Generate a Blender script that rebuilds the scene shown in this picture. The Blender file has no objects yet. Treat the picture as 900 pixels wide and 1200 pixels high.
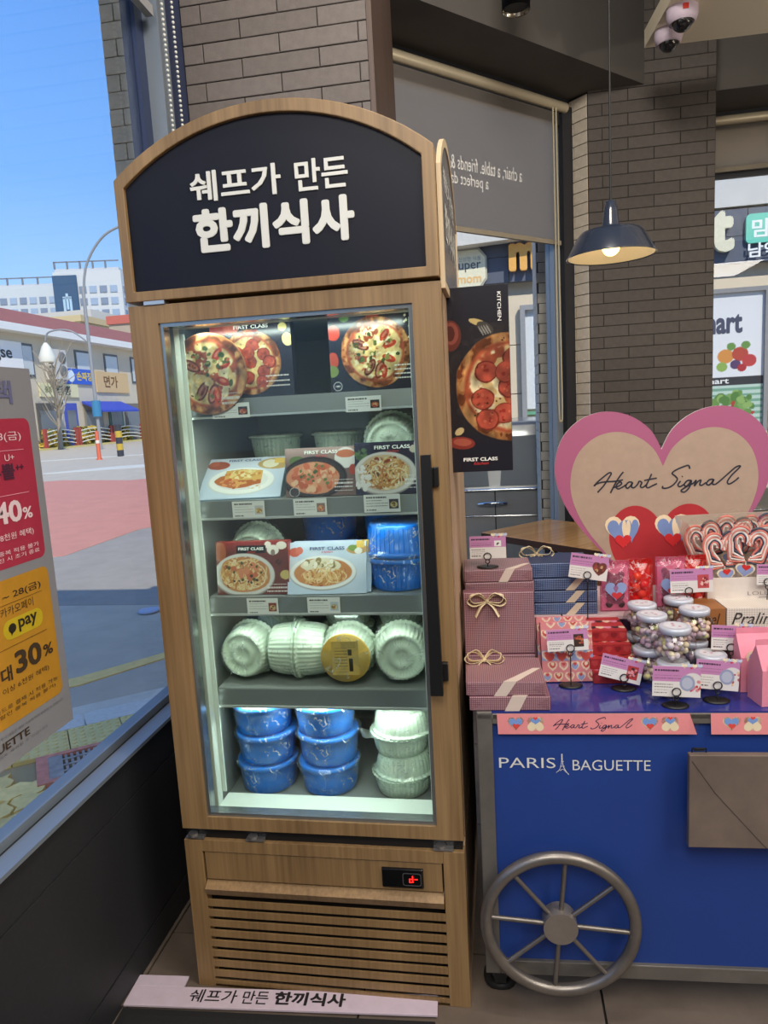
import bpy, bmesh, math, random
import numpy as np
from mathutils import Vector, Matrix, Euler
scene = bpy.context.scene
col = scene.collection
PI = math.pi
random.seed(7)

def lin(c):
    c = [x / 255.0 for x in c[:3]]
    return [x / 12.92 if x <= .04045 else ((x + .055) / 1.055) ** 2.4 for x in c]

# ------------------------------------------------------------------ camera
cd = bpy.data.cameras.new('camera')
cam = bpy.data.objects.new('camera', cd)
col.objects.link(cam)
scene.camera = cam
YAW, PIT, ROL = 0.1668, 0.1446, 0.0557
fw = Vector((-math.sin(YAW) * math.cos(PIT), math.cos(YAW) * math.cos(PIT), -math.sin(PIT)))
rt = Vector((math.cos(YAW), math.sin(YAW), 0))
up = rt.cross(fw)
R_ = rt * math.cos(ROL) - up * math.sin(ROL)
U_ = rt * math.sin(ROL) + up * math.cos(ROL)
cam.matrix_world = Matrix(((R_.x, U_.x, -fw.x, 0), (R_.y, U_.y, -fw.y, 0), (R_.z, U_.z, -fw.z, 1.48), (0, 0, 0, 1)))
cd.sensor_fit = 'VERTICAL'
cd.sensor_height = 36
cd.lens = 813.4 / 1200 * 36
cd.clip_start = .02
cd.clip_end = 900

# ------------------------------------------------------------------ exposure, sky, sun, shop lighting
scene.view_settings.view_transform = 'Standard'
scene.view_settings.look = 'None'
scene.view_settings.exposure = 0.0
scene.view_settings.gamma = 1.0
scene.view_settings.use_curve_mapping = False
scene.cycles.use_denoising = True
scene.cycles.max_bounces = 10
scene.cycles.transparent_max_bounces = 40
scene.cycles.caustics_reflective = False
scene.cycles.caustics_refractive = False
scene.cycles.sample_clamp_indirect = 6.0

wd = bpy.data.worlds.new('sky')
scene.world = wd
wd.use_nodes = True
wn = wd.node_tree
wn.nodes.clear()
wo = wn.nodes.new('ShaderNodeOutputWorld')
wb = wn.nodes.new('ShaderNodeBackground')
wr = wn.nodes.new('ShaderNodeValToRGB')
ws = wn.nodes.new('ShaderNodeSeparateXYZ')
wt = wn.nodes.new('ShaderNodeTexCoord')
wn.links.new(wt.outputs['Generated'], ws.inputs[0])
wn.links.new(ws.outputs['Z'], wr.inputs[0])
wr.color_ramp.elements[0].position = 0.0
wr.color_ramp.elements[0].color = (*lin((186, 208, 232)), 1)
wr.color_ramp.elements[1].position = 1.0
wr.color_ramp.elements[1].color = (*lin((78, 124, 200)), 1)
for pos, c in ((.12, (158, 194, 234)), (.30, (112, 162, 226)), (.5, (86, 140, 216))):
    e = wr.color_ramp.elements.new(pos)
    e.color = (*lin(c), 1)
wc = wn.nodes.new('ShaderNodeTexNoise')          # thin scattered cloud
wc.inputs['Scale'].default_value = 2.2
wc.inputs['Detail'].default_value = 6
wcr = wn.nodes.new('ShaderNodeValToRGB')
wcr.color_ramp.elements[0].position = .60
wcr.color_ramp.elements[0].color = (0, 0, 0, 1)
wcr.color_ramp.elements[1].position = .82
wcr.color_ramp.elements[1].color = (.7, .7, .7, 1)
wm = wn.nodes.new('ShaderNodeMixRGB')
wm.inputs[2].default_value = (.86, .90, .96, 1)
wn.links.new(wt.outputs['Generated'], wc.inputs['Vector'])
wn.links.new(wc.outputs['Fac'], wcr.inputs[0])
wn.links.new(wcr.outputs[0], wm.inputs[0])
wn.links.new(wr.outputs[0], wm.inputs[1])
wn.links.new(wm.outputs[0], wb.inputs[0])
wb.inputs[1].default_value = 1.6
wn.links.new(wb.outputs[0], wo.inputs[0])

def light(name, kind, loc, energy, color=(1, 1, 1), size=.5, sy=None, look=None):
    l = bpy.data.lights.new(name, kind)
    l.energy = energy
    l.color = color
    if kind == 'AREA':
        l.size = size
        if sy:
            l.shape = 'RECTANGLE'
            l.size_y = sy
    elif kind == 'POINT':
        l.shadow_soft_size = size
    o = bpy.data.objects.new(name, l)
    col.objects.link(o)
    o.location = loc
    if look is not None:
        o.rotation_euler = Vector(look).to_track_quat('-Z', 'Y').to_euler()
    return o

sun = light('sun', 'SUN', (0, 0, 20), 4.2, (1, .94, .84), look=(-.5, .8, -1.0))
sun.data.angle = .009
# ceiling lamps of the shop, along the sales floor behind and beside the viewer
light('ceiling_lamp', 'AREA', (-.1, -.9, 3.2), 60, (1, .94, .87), 1.2, 1.2, look=(0, .35, -1))
light('ceiling_lamp', 'AREA', (1.9, .2, 3.2), 46, (1, .93, .85), 1.2, 1.2, look=(-.15, .3, -1))
light('ceiling_lamp', 'AREA', (3.0, -1.6, 3.2), 60, (1, .93, .85), 1.2, 1.2, look=(0, 0, -1))
light('blind_fill_light', 'AREA', (.15, 1.2, 3.35), 34, (1, .93, .84), .5, .3, look=(.12, .9, -.42))  # unseen fill light, added so the lettering on the corner blind shows
for x_, y_, e_ in ((2.75, 2.3, 40), (3.7, .6, 34), (.9, -1.2, 22)):       # unseen fill points added to brighten the ceiling panel and column
    light('room_fill_light', 'POINT', (x_, y_, 2.35), e_, (1, .90, .76), .06)

# ------------------------------------------------------------------ materials
def new_mat(name):
    m = bpy.data.materials.new(name)
    m.use_nodes = True
    nt = m.node_tree
    return m, nt, nt.nodes['Principled BSDF']

def mat(name, c, rough=.6, metal=0., vary=0., vscale=8., stretch=(1, 1, 1), bump=0., bscale=60., rnd=0., emit=None, es=1., spec=None, coat=0., c2=None):
    m, nt, b = new_mat(name)
    b.inputs['Base Color'].default_value = (*lin(c), 1)
    b.inputs['Roughness'].default_value = rough
    b.inputs['Metallic'].default_value = metal
    if spec is not None:
        b.inputs['Specular IOR Level'].default_value = spec
    if coat:
        b.inputs['Coat Weight'].default_value = coat
        b.inputs['Coat Roughness'].default_value = .05
    src = None
    if vary or bump:
        tc = nt.nodes.new('ShaderNodeTexCoord')
        mp = nt.nodes.new('ShaderNodeMapping')
        mp.inputs['Scale'].default_value = stretch
        nt.links.new(tc.outputs['Object'], mp.inputs[0])
    if vary:
        n = nt.nodes.new('ShaderNodeTexNoise')
        n.inputs['Scale'].default_value = vscale
        n.inputs['Detail'].default_value = 6
        n.inputs['Roughness'].default_value = .65
        nt.links.new(mp.outputs[0], n.inputs['Vector'])
        r = nt.nodes.new('ShaderNodeValToRGB')
        lo = lin(c2) if c2 else [x * (1 - vary) for x in lin(c)]
        hi = [min(1, x * (1 + (0 if c2 else vary))) for x in lin(c)]
        r.color_ramp.elements[0].position = .3
        r.color_ramp.elements[1].position = .7
        r.color_ramp.elements[0].color = (*lo, 1)
        r.color_ramp.elements[1].color = (*hi, 1)
        nt.links.new(n.outputs['Fac'], r.inputs[0])
        src = r.outputs[0]
    if rnd:
        oi = nt.nodes.new('ShaderNodeObjectInfo')
        mr = nt.nodes.new('ShaderNodeMapRange')
        mr.inputs[3].default_value = 1 - rnd
        mr.inputs[4].default_value = 1 + rnd
        nt.links.new(oi.outputs['Random'], mr.inputs[0])
        hs = nt.nodes.new('ShaderNodeHueSaturation')
        nt.links.new(mr.outputs[0], hs.inputs['Value'])
        if src:
            nt.links.new(src, hs.inputs['Color'])
        else:
            hs.inputs['Color'].default_value = (*lin(c), 1)
        src = hs.outputs[0]
    if src:
        nt.links.new(src, b.inputs['Base Color'])
    if bump:
        n2 = nt.nodes.new('ShaderNodeTexNoise')
        n2.inputs['Scale'].default_value = bscale
        n2.inputs['Detail'].default_value = 4
        nt.links.new(mp.outputs[0], n2.inputs['Vector'])
        bp = nt.nodes.new('ShaderNodeBump')
        bp.inputs['Strength'].default_value = bump
        bp.inputs['Distance'].default_value = .004
        nt.links.new(n2.outputs['Fac'], bp.inputs['Height'])
        nt.links.new(bp.outputs[0], b.inputs['Normal'])
    if emit:
        b.inputs['Emission Color'].default_value = (*lin(emit), 1)
        b.inputs['Emission Strength'].default_value = es
    return m

def film(name, tint=(255, 255, 255), gloss=.5, rough=.05, crinkle=0., cscale=60., clear=1., body=None):
    """clear sheet: transparent plus a fresnel gloss; crinkle paints in white streaks for glints"""
    m, nt, b = new_mat(name)
    nt.nodes.remove(b)
    out = nt.nodes['Material Output']
    tr = nt.nodes.new('ShaderNodeBsdfTransparent')
    tr.inputs[0].default_value = (*[x * clear for x in lin(tint)], 1)
    gl = nt.nodes.new('ShaderNodeBsdfGlossy')
    gl.inputs['Roughness'].default_value = rough
    fr = nt.nodes.new('ShaderNodeLayerWeight')       # Schlick reflectance of a thin sheet, same from both faces
    fr.inputs[0].default_value = .5
    pw = nt.nodes.new('ShaderNodeMath')
    pw.operation = 'POWER'
    pw.inputs[1].default_value = 5.0
    nt.links.new(fr.outputs['Facing'], pw.inputs[0])
    mul = nt.nodes.new('ShaderNodeMath')
    mul.operation = 'MULTIPLY_ADD'
    mul.inputs[1].default_value = .9 * gloss
    mul.inputs[2].default_value = .05 * gloss
    nt.links.new(pw.outputs[0], mul.inputs[0])
    fac = mul.outputs[0]
    mx = nt.nodes.new('ShaderNodeMixShader')
    nt.links.new(fac, mx.inputs[0])
    nt.links.new(tr.outputs[0], mx.inputs[1])
    nt.links.new(gl.outputs[0], mx.inputs[2])
    res = mx.outputs[0]
    def over(c, facsock=None, fv=0.):
        df = nt.nodes.new('ShaderNodeBsdfDiffuse')
        df.inputs[0].default_value = (*lin(c), 1)
        m2 = nt.nodes.new('ShaderNodeMixShader')
        if facsock is not None:
            nt.links.new(facsock, m2.inputs[0])
        else:
            m2.inputs[0].default_value = fv
        nt.links.new(res, m2.inputs[1])
        nt.links.new(df.outputs[0], m2.inputs[2])
        return m2.outputs[0]
    if body:
        res = over(body[0], None, body[1])
    if crinkle:                       # white streaks painted in place of glints on wrinkled film
        tc = nt.nodes.new('ShaderNodeTexCoord')
        nz = nt.nodes.new('ShaderNodeTexNoise')
        nz.inputs['Scale'].default_value = cscale
        nz.inputs['Detail'].default_value = 2
        nz.inputs['Distortion'].default_value = .8
        nt.links.new(tc.outputs['Object'], nz.inputs['Vector'])
        sb_ = nt.nodes.new('ShaderNodeMath'); sb_.operation = 'SUBTRACT'; sb_.inputs[1].default_value = .5
        nt.links.new(nz.outputs['Fac'], sb_.inputs[0])
        ab = nt.nodes.new('ShaderNodeMath'); ab.operation = 'ABSOLUTE'
        nt.links.new(sb_.outputs[0], ab.inputs[0])
        rr = nt.nodes.new('ShaderNodeMapRange')
        rr.inputs[1].default_value = 0.0
        rr.inputs[2].default_value = .022
        rr.inputs[3].default_value = crinkle
        rr.inputs[4].default_value = 0.
        nt.links.new(ab.outputs[0], rr.inputs[0])
        n3 = nt.nodes.new('ShaderNodeTexNoise')
        n3.inputs['Scale'].default_value = cscale * .7
        nt.links.new(tc.outputs['Object'], n3.inputs['Vector'])
        r3 = nt.nodes.new('ShaderNodeMapRange')
        r3.inputs[1].default_value = .45
        r3.inputs[2].default_value = .62
        nt.links.new(n3.outputs['Fac'], r3.inputs[0])
        mm = nt.nodes.new('ShaderNodeMath'); mm.operation = 'MULTIPLY'
        nt.links.new(rr.outputs[0], mm.inputs[0]); nt.links.new(r3.outputs[0], mm.inputs[1])
        res = over((236, 240, 238), mm.outputs[0])
    nt.links.new(res, out.inputs[0])
    return m

def dots_mat(name, base, dot, scale, rough=.35):
    """paper printed with a fine diamond pattern of dots"""
    m, nt, b = new_mat(name)
    tc = nt.nodes.new('ShaderNodeTexCoord')
    mp = nt.nodes.new('ShaderNodeMapping')
    mp.inputs['Rotation'].default_value = (PI / 4, PI / 4, PI / 4)
    nt.links.new(tc.outputs['Object'], mp.inputs[0])
    v = nt.nodes.new('ShaderNodeTexVoronoi')
    v.inputs['Scale'].default_value = scale
    v.inputs['Randomness'].default_value = 0.0
    nt.links.new(tc.outputs['Object'], v.inputs['Vector'])
    r = nt.nodes.new('ShaderNodeValToRGB')
    r.color_ramp.elements[0].position = .30
    r.color_ramp.elements[0].color = (*lin(dot), 1)
    r.color_ramp.elements[1].position = .42
    r.color_ramp.elements[1].color = (*lin(base), 1)
    nt.links.new(v.outputs['Distance'], r.inputs[0])
    nt.links.new(r.outputs[0], b.inputs['Base Color'])
    b.inputs['Roughness'].default_value = rough
    return m

def wood_mat(name, c, c2, rough=.45, scale=1., axis=2):
    m, nt, b = new_mat(name)
    tc = nt.nodes.new('ShaderNodeTexCoord')
    mp = nt.nodes.new('ShaderNodeMapping')
    s = [70 * scale] * 3
    s[axis] = 2.2 * scale
    mp.inputs['Scale'].default_value = s
    nt.links.new(tc.outputs['Object'], mp.inputs[0])
    n = nt.nodes.new('ShaderNodeTexNoise')
    n.inputs['Scale'].default_value = 1.4
    n.inputs['Detail'].default_value = 7
    n.inputs['Roughness'].default_value = .6
    nt.links.new(mp.outputs[0], n.inputs['Vector'])
    mp2 = nt.nodes.new('ShaderNodeMapping')
    s2 = [9 * scale] * 3
    s2[axis] = .7 * scale
    mp2.inputs['Scale'].default_value = s2
    nt.links.new(tc.outputs['Object'], mp2.inputs[0])
    n2 = nt.nodes.new('ShaderNodeTexNoise')
    n2.inputs['Scale'].default_value = 1.0
    n2.inputs['Detail'].default_value = 3
    nt.links.new(mp2.outputs[0], n2.inputs['Vector'])
    ad = nt.nodes.new('ShaderNodeMath')
    ad.operation = 'ADD'
    nt.links.new(n.outputs['Fac'], ad.inputs[0])
    nt.links.new(n2.outputs['Fac'], ad.inputs[1])
    r = nt.nodes.new('ShaderNodeValToRGB')
    r.color_ramp.elements[0].position = .36
    r.color_ramp.elements[1].position = .66
    r.color_ramp.elements[0].color = (*lin(c2), 1)
    r.color_ramp.elements[1].color = (*lin(c), 1)
    hf = nt.nodes.new('ShaderNodeMath')
    hf.operation = 'MULTIPLY'
    hf.inputs[1].default_value = .5
    nt.links.new(ad.outputs[0], hf.inputs[0])
    nt.links.new(hf.outputs[0], r.inputs[0])
    nt.links.new(r.outputs[0], b.inputs['Base Color'])
    b.inputs['Roughness'].default_value = rough
    return m

def print_mat(name, rough=.35, coat=0.):
    m, nt, b = new_mat(name)
    a = nt.nodes.new('ShaderNodeVertexColor')
    a.layer_name = 'Col'
    nt.links.new(a.outputs[0], b.inputs['Base Color'])
    b.inputs['Roughness'].default_value = rough
    if coat:
        b.inputs['Coat Weight'].default_value = coat
        b.inputs['Coat Roughness'].default_value = .08
    return m

_mc = {}
def C(*rgb, rough=.6, metal=0.):
    k = (rgb, rough, metal)
    if k not in _mc:
        _mc[k] = mat('plain_%d_%d_%d' % rgb, rgb, rough, metal, vary=.06, vscale=25)
    return _mc[k]

# ------------------------------------------------------------------ mesh builder
class MB:
    def __init__(s):
        s.v, s.f, s.mi, s.sm = [], [], [], []
    def add(s, vs, fs, m=0, smooth=False, M=None):
        o = len(s.v)
        for p in vs:
            s.v.append(tuple(M @ Vector(p)) if M is not None else tuple(p))
        for f in fs:
            s.f.append(tuple(i + o for i in f))
            s.mi.append(m)
            s.sm.append(smooth)
        return s
    def box(s, x0, x1, y0, y1, z0, z1, m=0, M=None):
        vs = [(x, y, z) for z in (z0, z1) for y in (y0, y1) for x in (x0, x1)]
        return s.add(vs, [(0, 2, 3, 1), (4, 5, 7, 6), (0, 1, 5, 4), (2, 6, 7, 3), (0, 4, 6, 2), (1, 3, 7, 5)], m, False, M)
    def cbox(s, x0, x1, y0, y1, z0, z1, b=.003, m=0, M=None):
        """box with chamfered edges on the front (-y) face and rim"""
        rings = [((x0 + b, x1 - b, z0 + b, z1 - b), y0), ((x0, x1, z0, z1), y0 + b), ((x0, x1, z0, z1), y1)]
        vs = []
        for (a, c, d, e), y in rings:
            vs += [(a, y, d), (c, y, d), (c, y, e), (a, y, e)]
        fs = [(0, 1, 2, 3), (8, 11, 10, 9)]
        for r in (0, 4):
            for i in range(4):
                j = (i + 1) % 4
                fs.append((r + i, r + 4 + i, r + 4 + j, r + j))
        return s.add(vs, fs, m, False, M)
    def prism(s, poly, ext, m=0, smooth=False, M=None, side=None):
        """poly: list of 3d points, ext: extrusion vector"""
        n = len(poly)
        e = Vector(ext)
        vs = [Vector(p) for p in poly] + [Vector(p) + e for p in poly]
        nn = Vector((0, 0, 0))
        for i in range(n):
            a, b = vs[i], vs[(i + 1) % n]
            nn += a.cross(b)
        fl = nn.dot(e) > 0
        cap0 = tuple(range(n))
        cap1 = tuple(range(n, 2 * n))
        sides = [(i, (i + 1) % n, n + (i + 1) % n, n + i) for i in range(n)]
        if fl:
            s.add(vs, [cap0[::-1], cap1], m, False, M)
            s.add(vs, sides, m if side is None else side, smooth, M)
        else:
            s.add(vs, [cap0, cap1[::-1]], m, False, M)
            s.add(vs, [q[::-1] for q in sides], m if side is None else side, smooth, M)
        return s
    def frame(s, outer, inner, ext, m=0, M=None):
        """ring between two outlines of equal length, extruded"""
        n = len(outer)
        e = Vector(ext)
        A = [Vector(p) for p in outer]
        B = [Vector(p) for p in inner]
        vs = A + B + [p + e for p in A] + [p + e for p in B]
        fs = []
        for i in range(n):
            j = (i + 1) % n
            fs += [(i, j, n + j, n + i), (2 * n + i, 3 * n + i, 3 * n + j, 2 * n + j), (i, 2 * n + i, 2 * n + j, j), (n + i, n + j, 3 * n + j, 3 * n + i)]
        return s.add(vs, fs, m, False, M)
    def tube(s, pts, r, n=8, m=0, closed=False, M=None, flat=1., rs=None):
        P = [Vector(p) for p in pts]
        k = len(P)
        vs, fs = [], []
        prev = None
        for i, p in enumerate(P):
            a = P[(i - 1) % k] if (closed or i > 0) else p
            b = P[(i + 1) % k] if (closed or i < k - 1) else p
            t = (b - a).normalized()
            if prev is None:
                q = Vector((0, 0, 1)) if abs(t.z) < .9 else Vector((1, 0, 0))
                u = t.cross(q).normalized()
            else:
                u = (prev - t * prev.dot(t)).normalized()
            prev = u
            w = t.cross(u)
            rr = rs[i] if rs else r
            for j in range(n):
                an = 2 * PI * j / n
                vs.append(p + u * math.cos(an) * rr + w * math.sin(an) * rr * flat)
        for i in range(k if closed else k - 1):
            for j in range(n):
                a, b = i * n + j, i * n + (j + 1) % n
                c, d = ((i + 1) % k) * n + (j + 1) % n, ((i + 1) % k) * n + j
                fs.append((a, b, c, d))
        s.add(vs, fs, m, n > 4, M)
        if not closed:
            s.add(vs, [tuple(range(n))[::-1], tuple(range((k - 1) * n, k * n))], m, False, M)
        return s
    def lathe(s, prof, n=24, m=0, M=None, smooth=True, cap=True, rib=0., nr=0, jit=0.):
        vs, fs = [], []
        rnd = random.Random(len(prof) * 31 + n)
        for r, z in prof:
            for j in range(n):
                an = 2 * PI * j / n
                q = r * (1 + (rib * math.cos(an * nr) if nr else 0) + (rnd.uniform(-jit, jit) if jit else 0))
                vs.append((q * math.cos(an), q * math.sin(an), z + (rnd.uniform(-jit, jit) * r if jit else 0)))
        for i in range(len(prof) - 1):
            for j in range(n):
                fs.append((i * n + j, i * n + (j + 1) % n, (i + 1) * n + (j + 1) % n, (i + 1) * n + j))
        s.add(vs, fs, m, smooth, M)
        if cap:
            k = (len(prof) - 1) * n
            s.add(vs, [tuple(range(n))[::-1], tuple(range(k, k + n))], m, False, M)
        return s
    def ball(s, c, r, n=10, k=7, m=0, M=None, sc=(1, 1, 1)):
        vs, fs = [], []
        for i in range(1, k):
            th = PI * i / k
            for j in range(n):
                a = 2 * PI * j / n
                vs.append((c[0] + r * sc[0] * math.sin(th) * math.cos(a), c[1] + r * sc[1] * math.sin(th) * math.sin(a), c[2] + r * sc[2] * math.cos(th)))
        t, b = len(vs), len(vs) + 1
        vs += [(c[0], c[1], c[2] + r * sc[2]), (c[0], c[1], c[2] - r * sc[2])]
        for i in range(k - 2):
            for j in range(n):
                fs.append((i * n + j, (i + 1) * n + j, (i + 1) * n + (j + 1) % n, i * n + (j + 1) % n))
        for j in range(n):
            fs.append((t, j, (j + 1) % n))
            fs.append((b, (k - 2) * n + (j + 1) % n, (k - 2) * n + j))
        return s.add(vs, fs, m, True, M)
    def mesh(s, name, mats):
        me = bpy.data.meshes.new(name)
        me.from_pydata(s.v, [], s.f)
        for q in (mats if isinstance(mats, (list, tuple)) else [mats]):
            me.materials.append(q)
        me.polygons.foreach_set('material_index', s.mi)
        me.polygons.foreach_set('use_smooth', s.sm)
        me.update()
        return me
    def build(s, name, mats, parent=None, M=None, bevel=0., seg=2):
        return link(name, s.mesh(name, mats), parent, M, bevel, seg)

def link(name, me, parent=None, M=None, bevel=0., seg=2):
    o = bpy.data.objects.new(name, me)
    col.objects.link(o)
    if parent is not None:
        o.parent = parent
    if M is not None:
        o.matrix_local = M
    if bevel:
        b = o.modifiers.new('bevel', 'BEVEL')
        b.width = bevel
        b.segments = seg
        b.limit_method = 'ANGLE'
        b.angle_limit = .6
        b.use_clamp_overlap = True
    return o

def tag(o, label=None, cat=None, group=None, kind=None):
    if label: o['label'] = label
    if cat: o['category'] = cat
    if group: o['group'] = group
    if kind: o['kind'] = kind
    return o

def thing(name, label, cat, loc=(0, 0, 0), rot=(0, 0, 0), group=None, M=None):
    o = bpy.data.objects.new(name, None)
    col.objects.link(o)
    o.empty_display_size = .05
    o.matrix_world = M if M is not None else (Matrix.Translation(loc) @ Euler(rot).to_matrix().to_4x4())
    return tag(o, label, cat, group)

def kids(o):
    return [c for c in list(col.objects) if c.parent == o]

def dup(o, M=None, label=None, group=None, parent=None, src=None):
    """copy a thing with copies of its parts and sub-parts (mesh data shared)"""
    c = o.copy()
    col.objects.link(c)
    if parent is not None:
        c.parent = parent
    if M is not None:
        c.matrix_world = M
    if label: c['label'] = label
    if group: c['group'] = group
    for ch in kids(o):
        d = ch.copy()
        col.objects.link(d)
        d.parent = c
        for g in kids(ch):
            e = g.copy()
            col.objects.link(e)
            e.parent = d
    return c

def T(x, y, z, rz=0., rx=0., ry=0.):
    return Matrix.Translation((x, y, z)) @ Euler((rx, ry, rz)).to_matrix().to_4x4()

def plane(o, right, upv):
    """matrix whose local x runs along right, y along upv, z out of the face"""
    r = Vector(right).normalized()
    u = Vector(upv).normalized()
    n = r.cross(u)
    return Matrix(((r.x, u.x, n.x, o[0]), (r.y, u.y, n.y, o[1]), (r.z, u.z, n.z, o[2]), (0, 0, 0, 1)))

FRONT = lambda x, y, z: plane((x, y, z), (1, 0, 0), (0, 0, 1))      # faces -y

# ------------------------------------------------------------------ lettering
_tx = {}
def text_verts(body, bold=0., shear=0.):
    k = (body, bold, shear)
    if k not in _tx:
        c = bpy.data.curves.new('t', 'FONT')
        c.body = body
        c.offset = bold
        c.shear = shear
        c.resolution_u = 3
        o = bpy.data.objects.new('t', c)
        col.objects.link(o)
        dg = bpy.context.evaluated_depsgraph_get()
        me = bpy.data.meshes.new_from_object(o.evaluated_get(dg))
        n = len(me.vertices)
        a = np.zeros(n * 3)
        me.vertices.foreach_get('co', a)
        a = a.reshape(-1, 3)[:, :2]
        fs = [tuple(p.vertices) for p in me.polygons]
        bpy.data.objects.remove(o)
        bpy.data.curves.remove(c)
        bpy.data.meshes.remove(me)
        _tx[k] = (a, fs)
    return _tx[k]

def text(mb, body, x, y, w=None, h=None, bold=0., shear=0., m=0, M=None, d=.0006, align='l', mirror=False):
    """flat letters, lower left at (x, y) in the plane M, fitted to width w and/or height h"""
    if bold > .014:                 # heavy weight: the same letters laid over each other, slightly shifted
        a, fs = text_verts(body, .010, shear)
        bs = bold - .008
        n = len(a)
        sh = [(0, 0), (bs, 0), (-bs, 0), (0, bs), (0, -bs), (bs * .7, bs * .7), (-bs * .7, bs * .7), (bs * .7, -bs * .7), (-bs * .7, -bs * .7)]
        a = np.concatenate([a + q for q in sh])
        fs = [tuple(i + k * n for i in f) for k in range(len(sh)) for f in fs]
    else:
        a, fs = text_verts(body, bold, shear)
    if len(a) == 0:
        return mb
    lo, hi = a.min(0), a.max(0)
    s = hi - lo
    kx = w / s[0] if w else None
    ky = h / s[1] if h else None
    if kx is None: kx = ky
    if ky is None: ky = kx
    b = (a - lo) * (kx, ky)
    if mirror:
        b[:, 0] = s[0] * kx - b[:, 0]
    if align == 'c':
        b[:, 0] -= s[0] * kx / 2
    elif align == 'r':
        b[:, 0] -= s[0] * kx
    nl = len(b) // 9 if bold > .014 else len(b)
    mb.add([(x + p[0], y + p[1], d + .00006 * (i // nl)) for i, p in enumerate(b)], fs, m, False, M)
    return mb

def spline(pts, k=5, closed=False):
    P = [np.array(p, float) for p in pts]
    n = len(P)
    out = []
    for i in range(n if closed else n - 1):
        if closed:
            a, b, c, d = P[(i - 1) % n], P[i], P[(i + 1) % n], P[(i + 2) % n]
        else:
            a, b, c, d = P[max(i - 1, 0)], P[i], P[i + 1], P[min(i + 2, n - 1)]
        for j in range(k):
            t = j / k
            out.append(.5 * ((2 * b) + (c - a) * t + (2 * a - 5 * b + 4 * c - d) * t * t + (3 * b - a - 3 * c + d) * t ** 3))
    if not closed:
        out.append(P[-1])
    return out

def ribbon(mb, pts, w, m=0, M=None, d=.0008):
    """flat pen stroke in the xy plane"""
    P = [Vector((p[0], p[1])) for p in pts]
    vs, fs = [], []
    for i, p in enumerate(P):
        t = (P[min(i + 1, len(P) - 1)] - P[max(i - 1, 0)])
        t = t.normalized() if t.length > 1e-9 else Vector((1, 0))
        n = Vector((-t.y, t.x)) * w / 2
        vs += [(p.x - n.x, p.y - n.y, d), (p.x + n.x, p.y + n.y, d)]
    for i in range(len(P) - 1):
        fs.append((2 * i, 2 * i + 2, 2 * i + 3, 2 * i + 1))
    return mb.add(vs, fs, m, False, M)

# hand-written words, pen strokes (x right, y down)
HEART_SIGNAL = [
    [(195, 342), (205, 328), (232, 305), (258, 286), (268, 289), (256, 310), (235, 342), (208, 371)],
    [(320, 284), (303, 305), (283, 338), (264, 376)],
    [(192, 340), (212, 330), (240, 325), (290, 324), (318, 319)],
    [(278, 352), (300, 346), (312, 336), (306, 328), (294, 336), (288, 350), (298, 359), (315, 352), (332, 341)],
    [(358, 332), (342, 331), (330, 347), (337, 358), (351, 346), (359, 333), (354, 351), (365, 356), (380, 342), (387, 329), (398, 335), (392, 351), (401, 357), (418, 345)],
    [(440, 298), (428, 325), (417, 350), (425, 359), (445, 350), (463, 342)],
    [(408, 327), (432, 322), (462, 318)],
    [(600, 283), (594, 268), (570, 274), (542, 286), (526, 300), (540, 313), (548, 328), (532, 350), (508, 363), (486, 363), (488, 354)],
    [(562, 335), (551, 351), (559, 360), (577, 350)],
    [(567, 317), (570, 314)],
    [(606, 334), (590, 335), (577, 351), (586, 359), (600, 345), (607, 334), (600, 362), (580, 384), (564, 378), (582, 364), (615, 347), (627, 334), (620, 359), (634, 341), (647, 335), (642, 354), (652, 357), (668, 346)],
    [(698, 333), (682, 335), (670, 350), (680, 358), (694, 345), (701, 333), (695, 352), (705, 356), (722, 345), (760, 311), (790, 285), (809, 280), (801, 292), (775, 318), (757, 345), (764, 357), (785, 346), (804, 330)],
]
def script(mb, strokes, x, y, w, pen, m=0, M=None, d=.0008, k=5):
    allp = [p for s in strokes for p in s]
    x0, x1 = min(p[0] for p in allp), max(p[0] for p in allp)
    y1 = max(p[1] for p in allp)
    sc = w / (x1 - x0)
    for s in strokes:
        ribbon(mb, spline([((p[0] - x0) * sc + x, (y1 - p[1]) * sc + y) for p in s], k), pen, m, M, d)
    return mb

def heart_pts(cx, cy, w, h=None, n=28):
    h = h or w * .9
    out = []
    for i in range(n):
        t = 2 * PI * i / n
        X = 16 * math.sin(t) ** 3
        Y = 13 * math.cos(t) - 5 * math.cos(2 * t) - 2 * math.cos(3 * t) - math.cos(4 * t)
        out.append((cx + X / 32 * w, cy + (Y + 2.5) / 29 * h))
    return out

def flat(mb, pts, m=0, M=None, d=.0006):
    return mb.add([(p[0], p[1], d) for p in pts], [tuple(range(len(pts)))[::-1] if area(pts) < 0 else tuple(range(len(pts)))], m, False, M)

def area(p):
    return sum(p[i][0] * p[(i + 1) % len(p)][1] - p[(i + 1) % len(p)][0] * p[i][1] for i in range(len(p)))

def rrect(x0, x1, y0, y1, r, n=5):
    out = []
    for cx, cy, a in ((x1 - r, y0 + r, -90), (x1 - r, y1 - r, 0), (x0 + r, y1 - r, 90), (x0 + r, y0 + r, 180)):
        for i in range(n + 1):
            t = math.radians(a + 90 * i / n)
            out.append((cx + r * math.cos(t), cy + r * math.sin(t)))
    return out

def circ(cx, cy, rx, ry=None, n=24):
    ry = ry or rx
    return [(cx + rx * math.cos(2 * PI * i / n), cy + ry * math.sin(2 * PI * i / n)) for i in range(n)]

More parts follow.
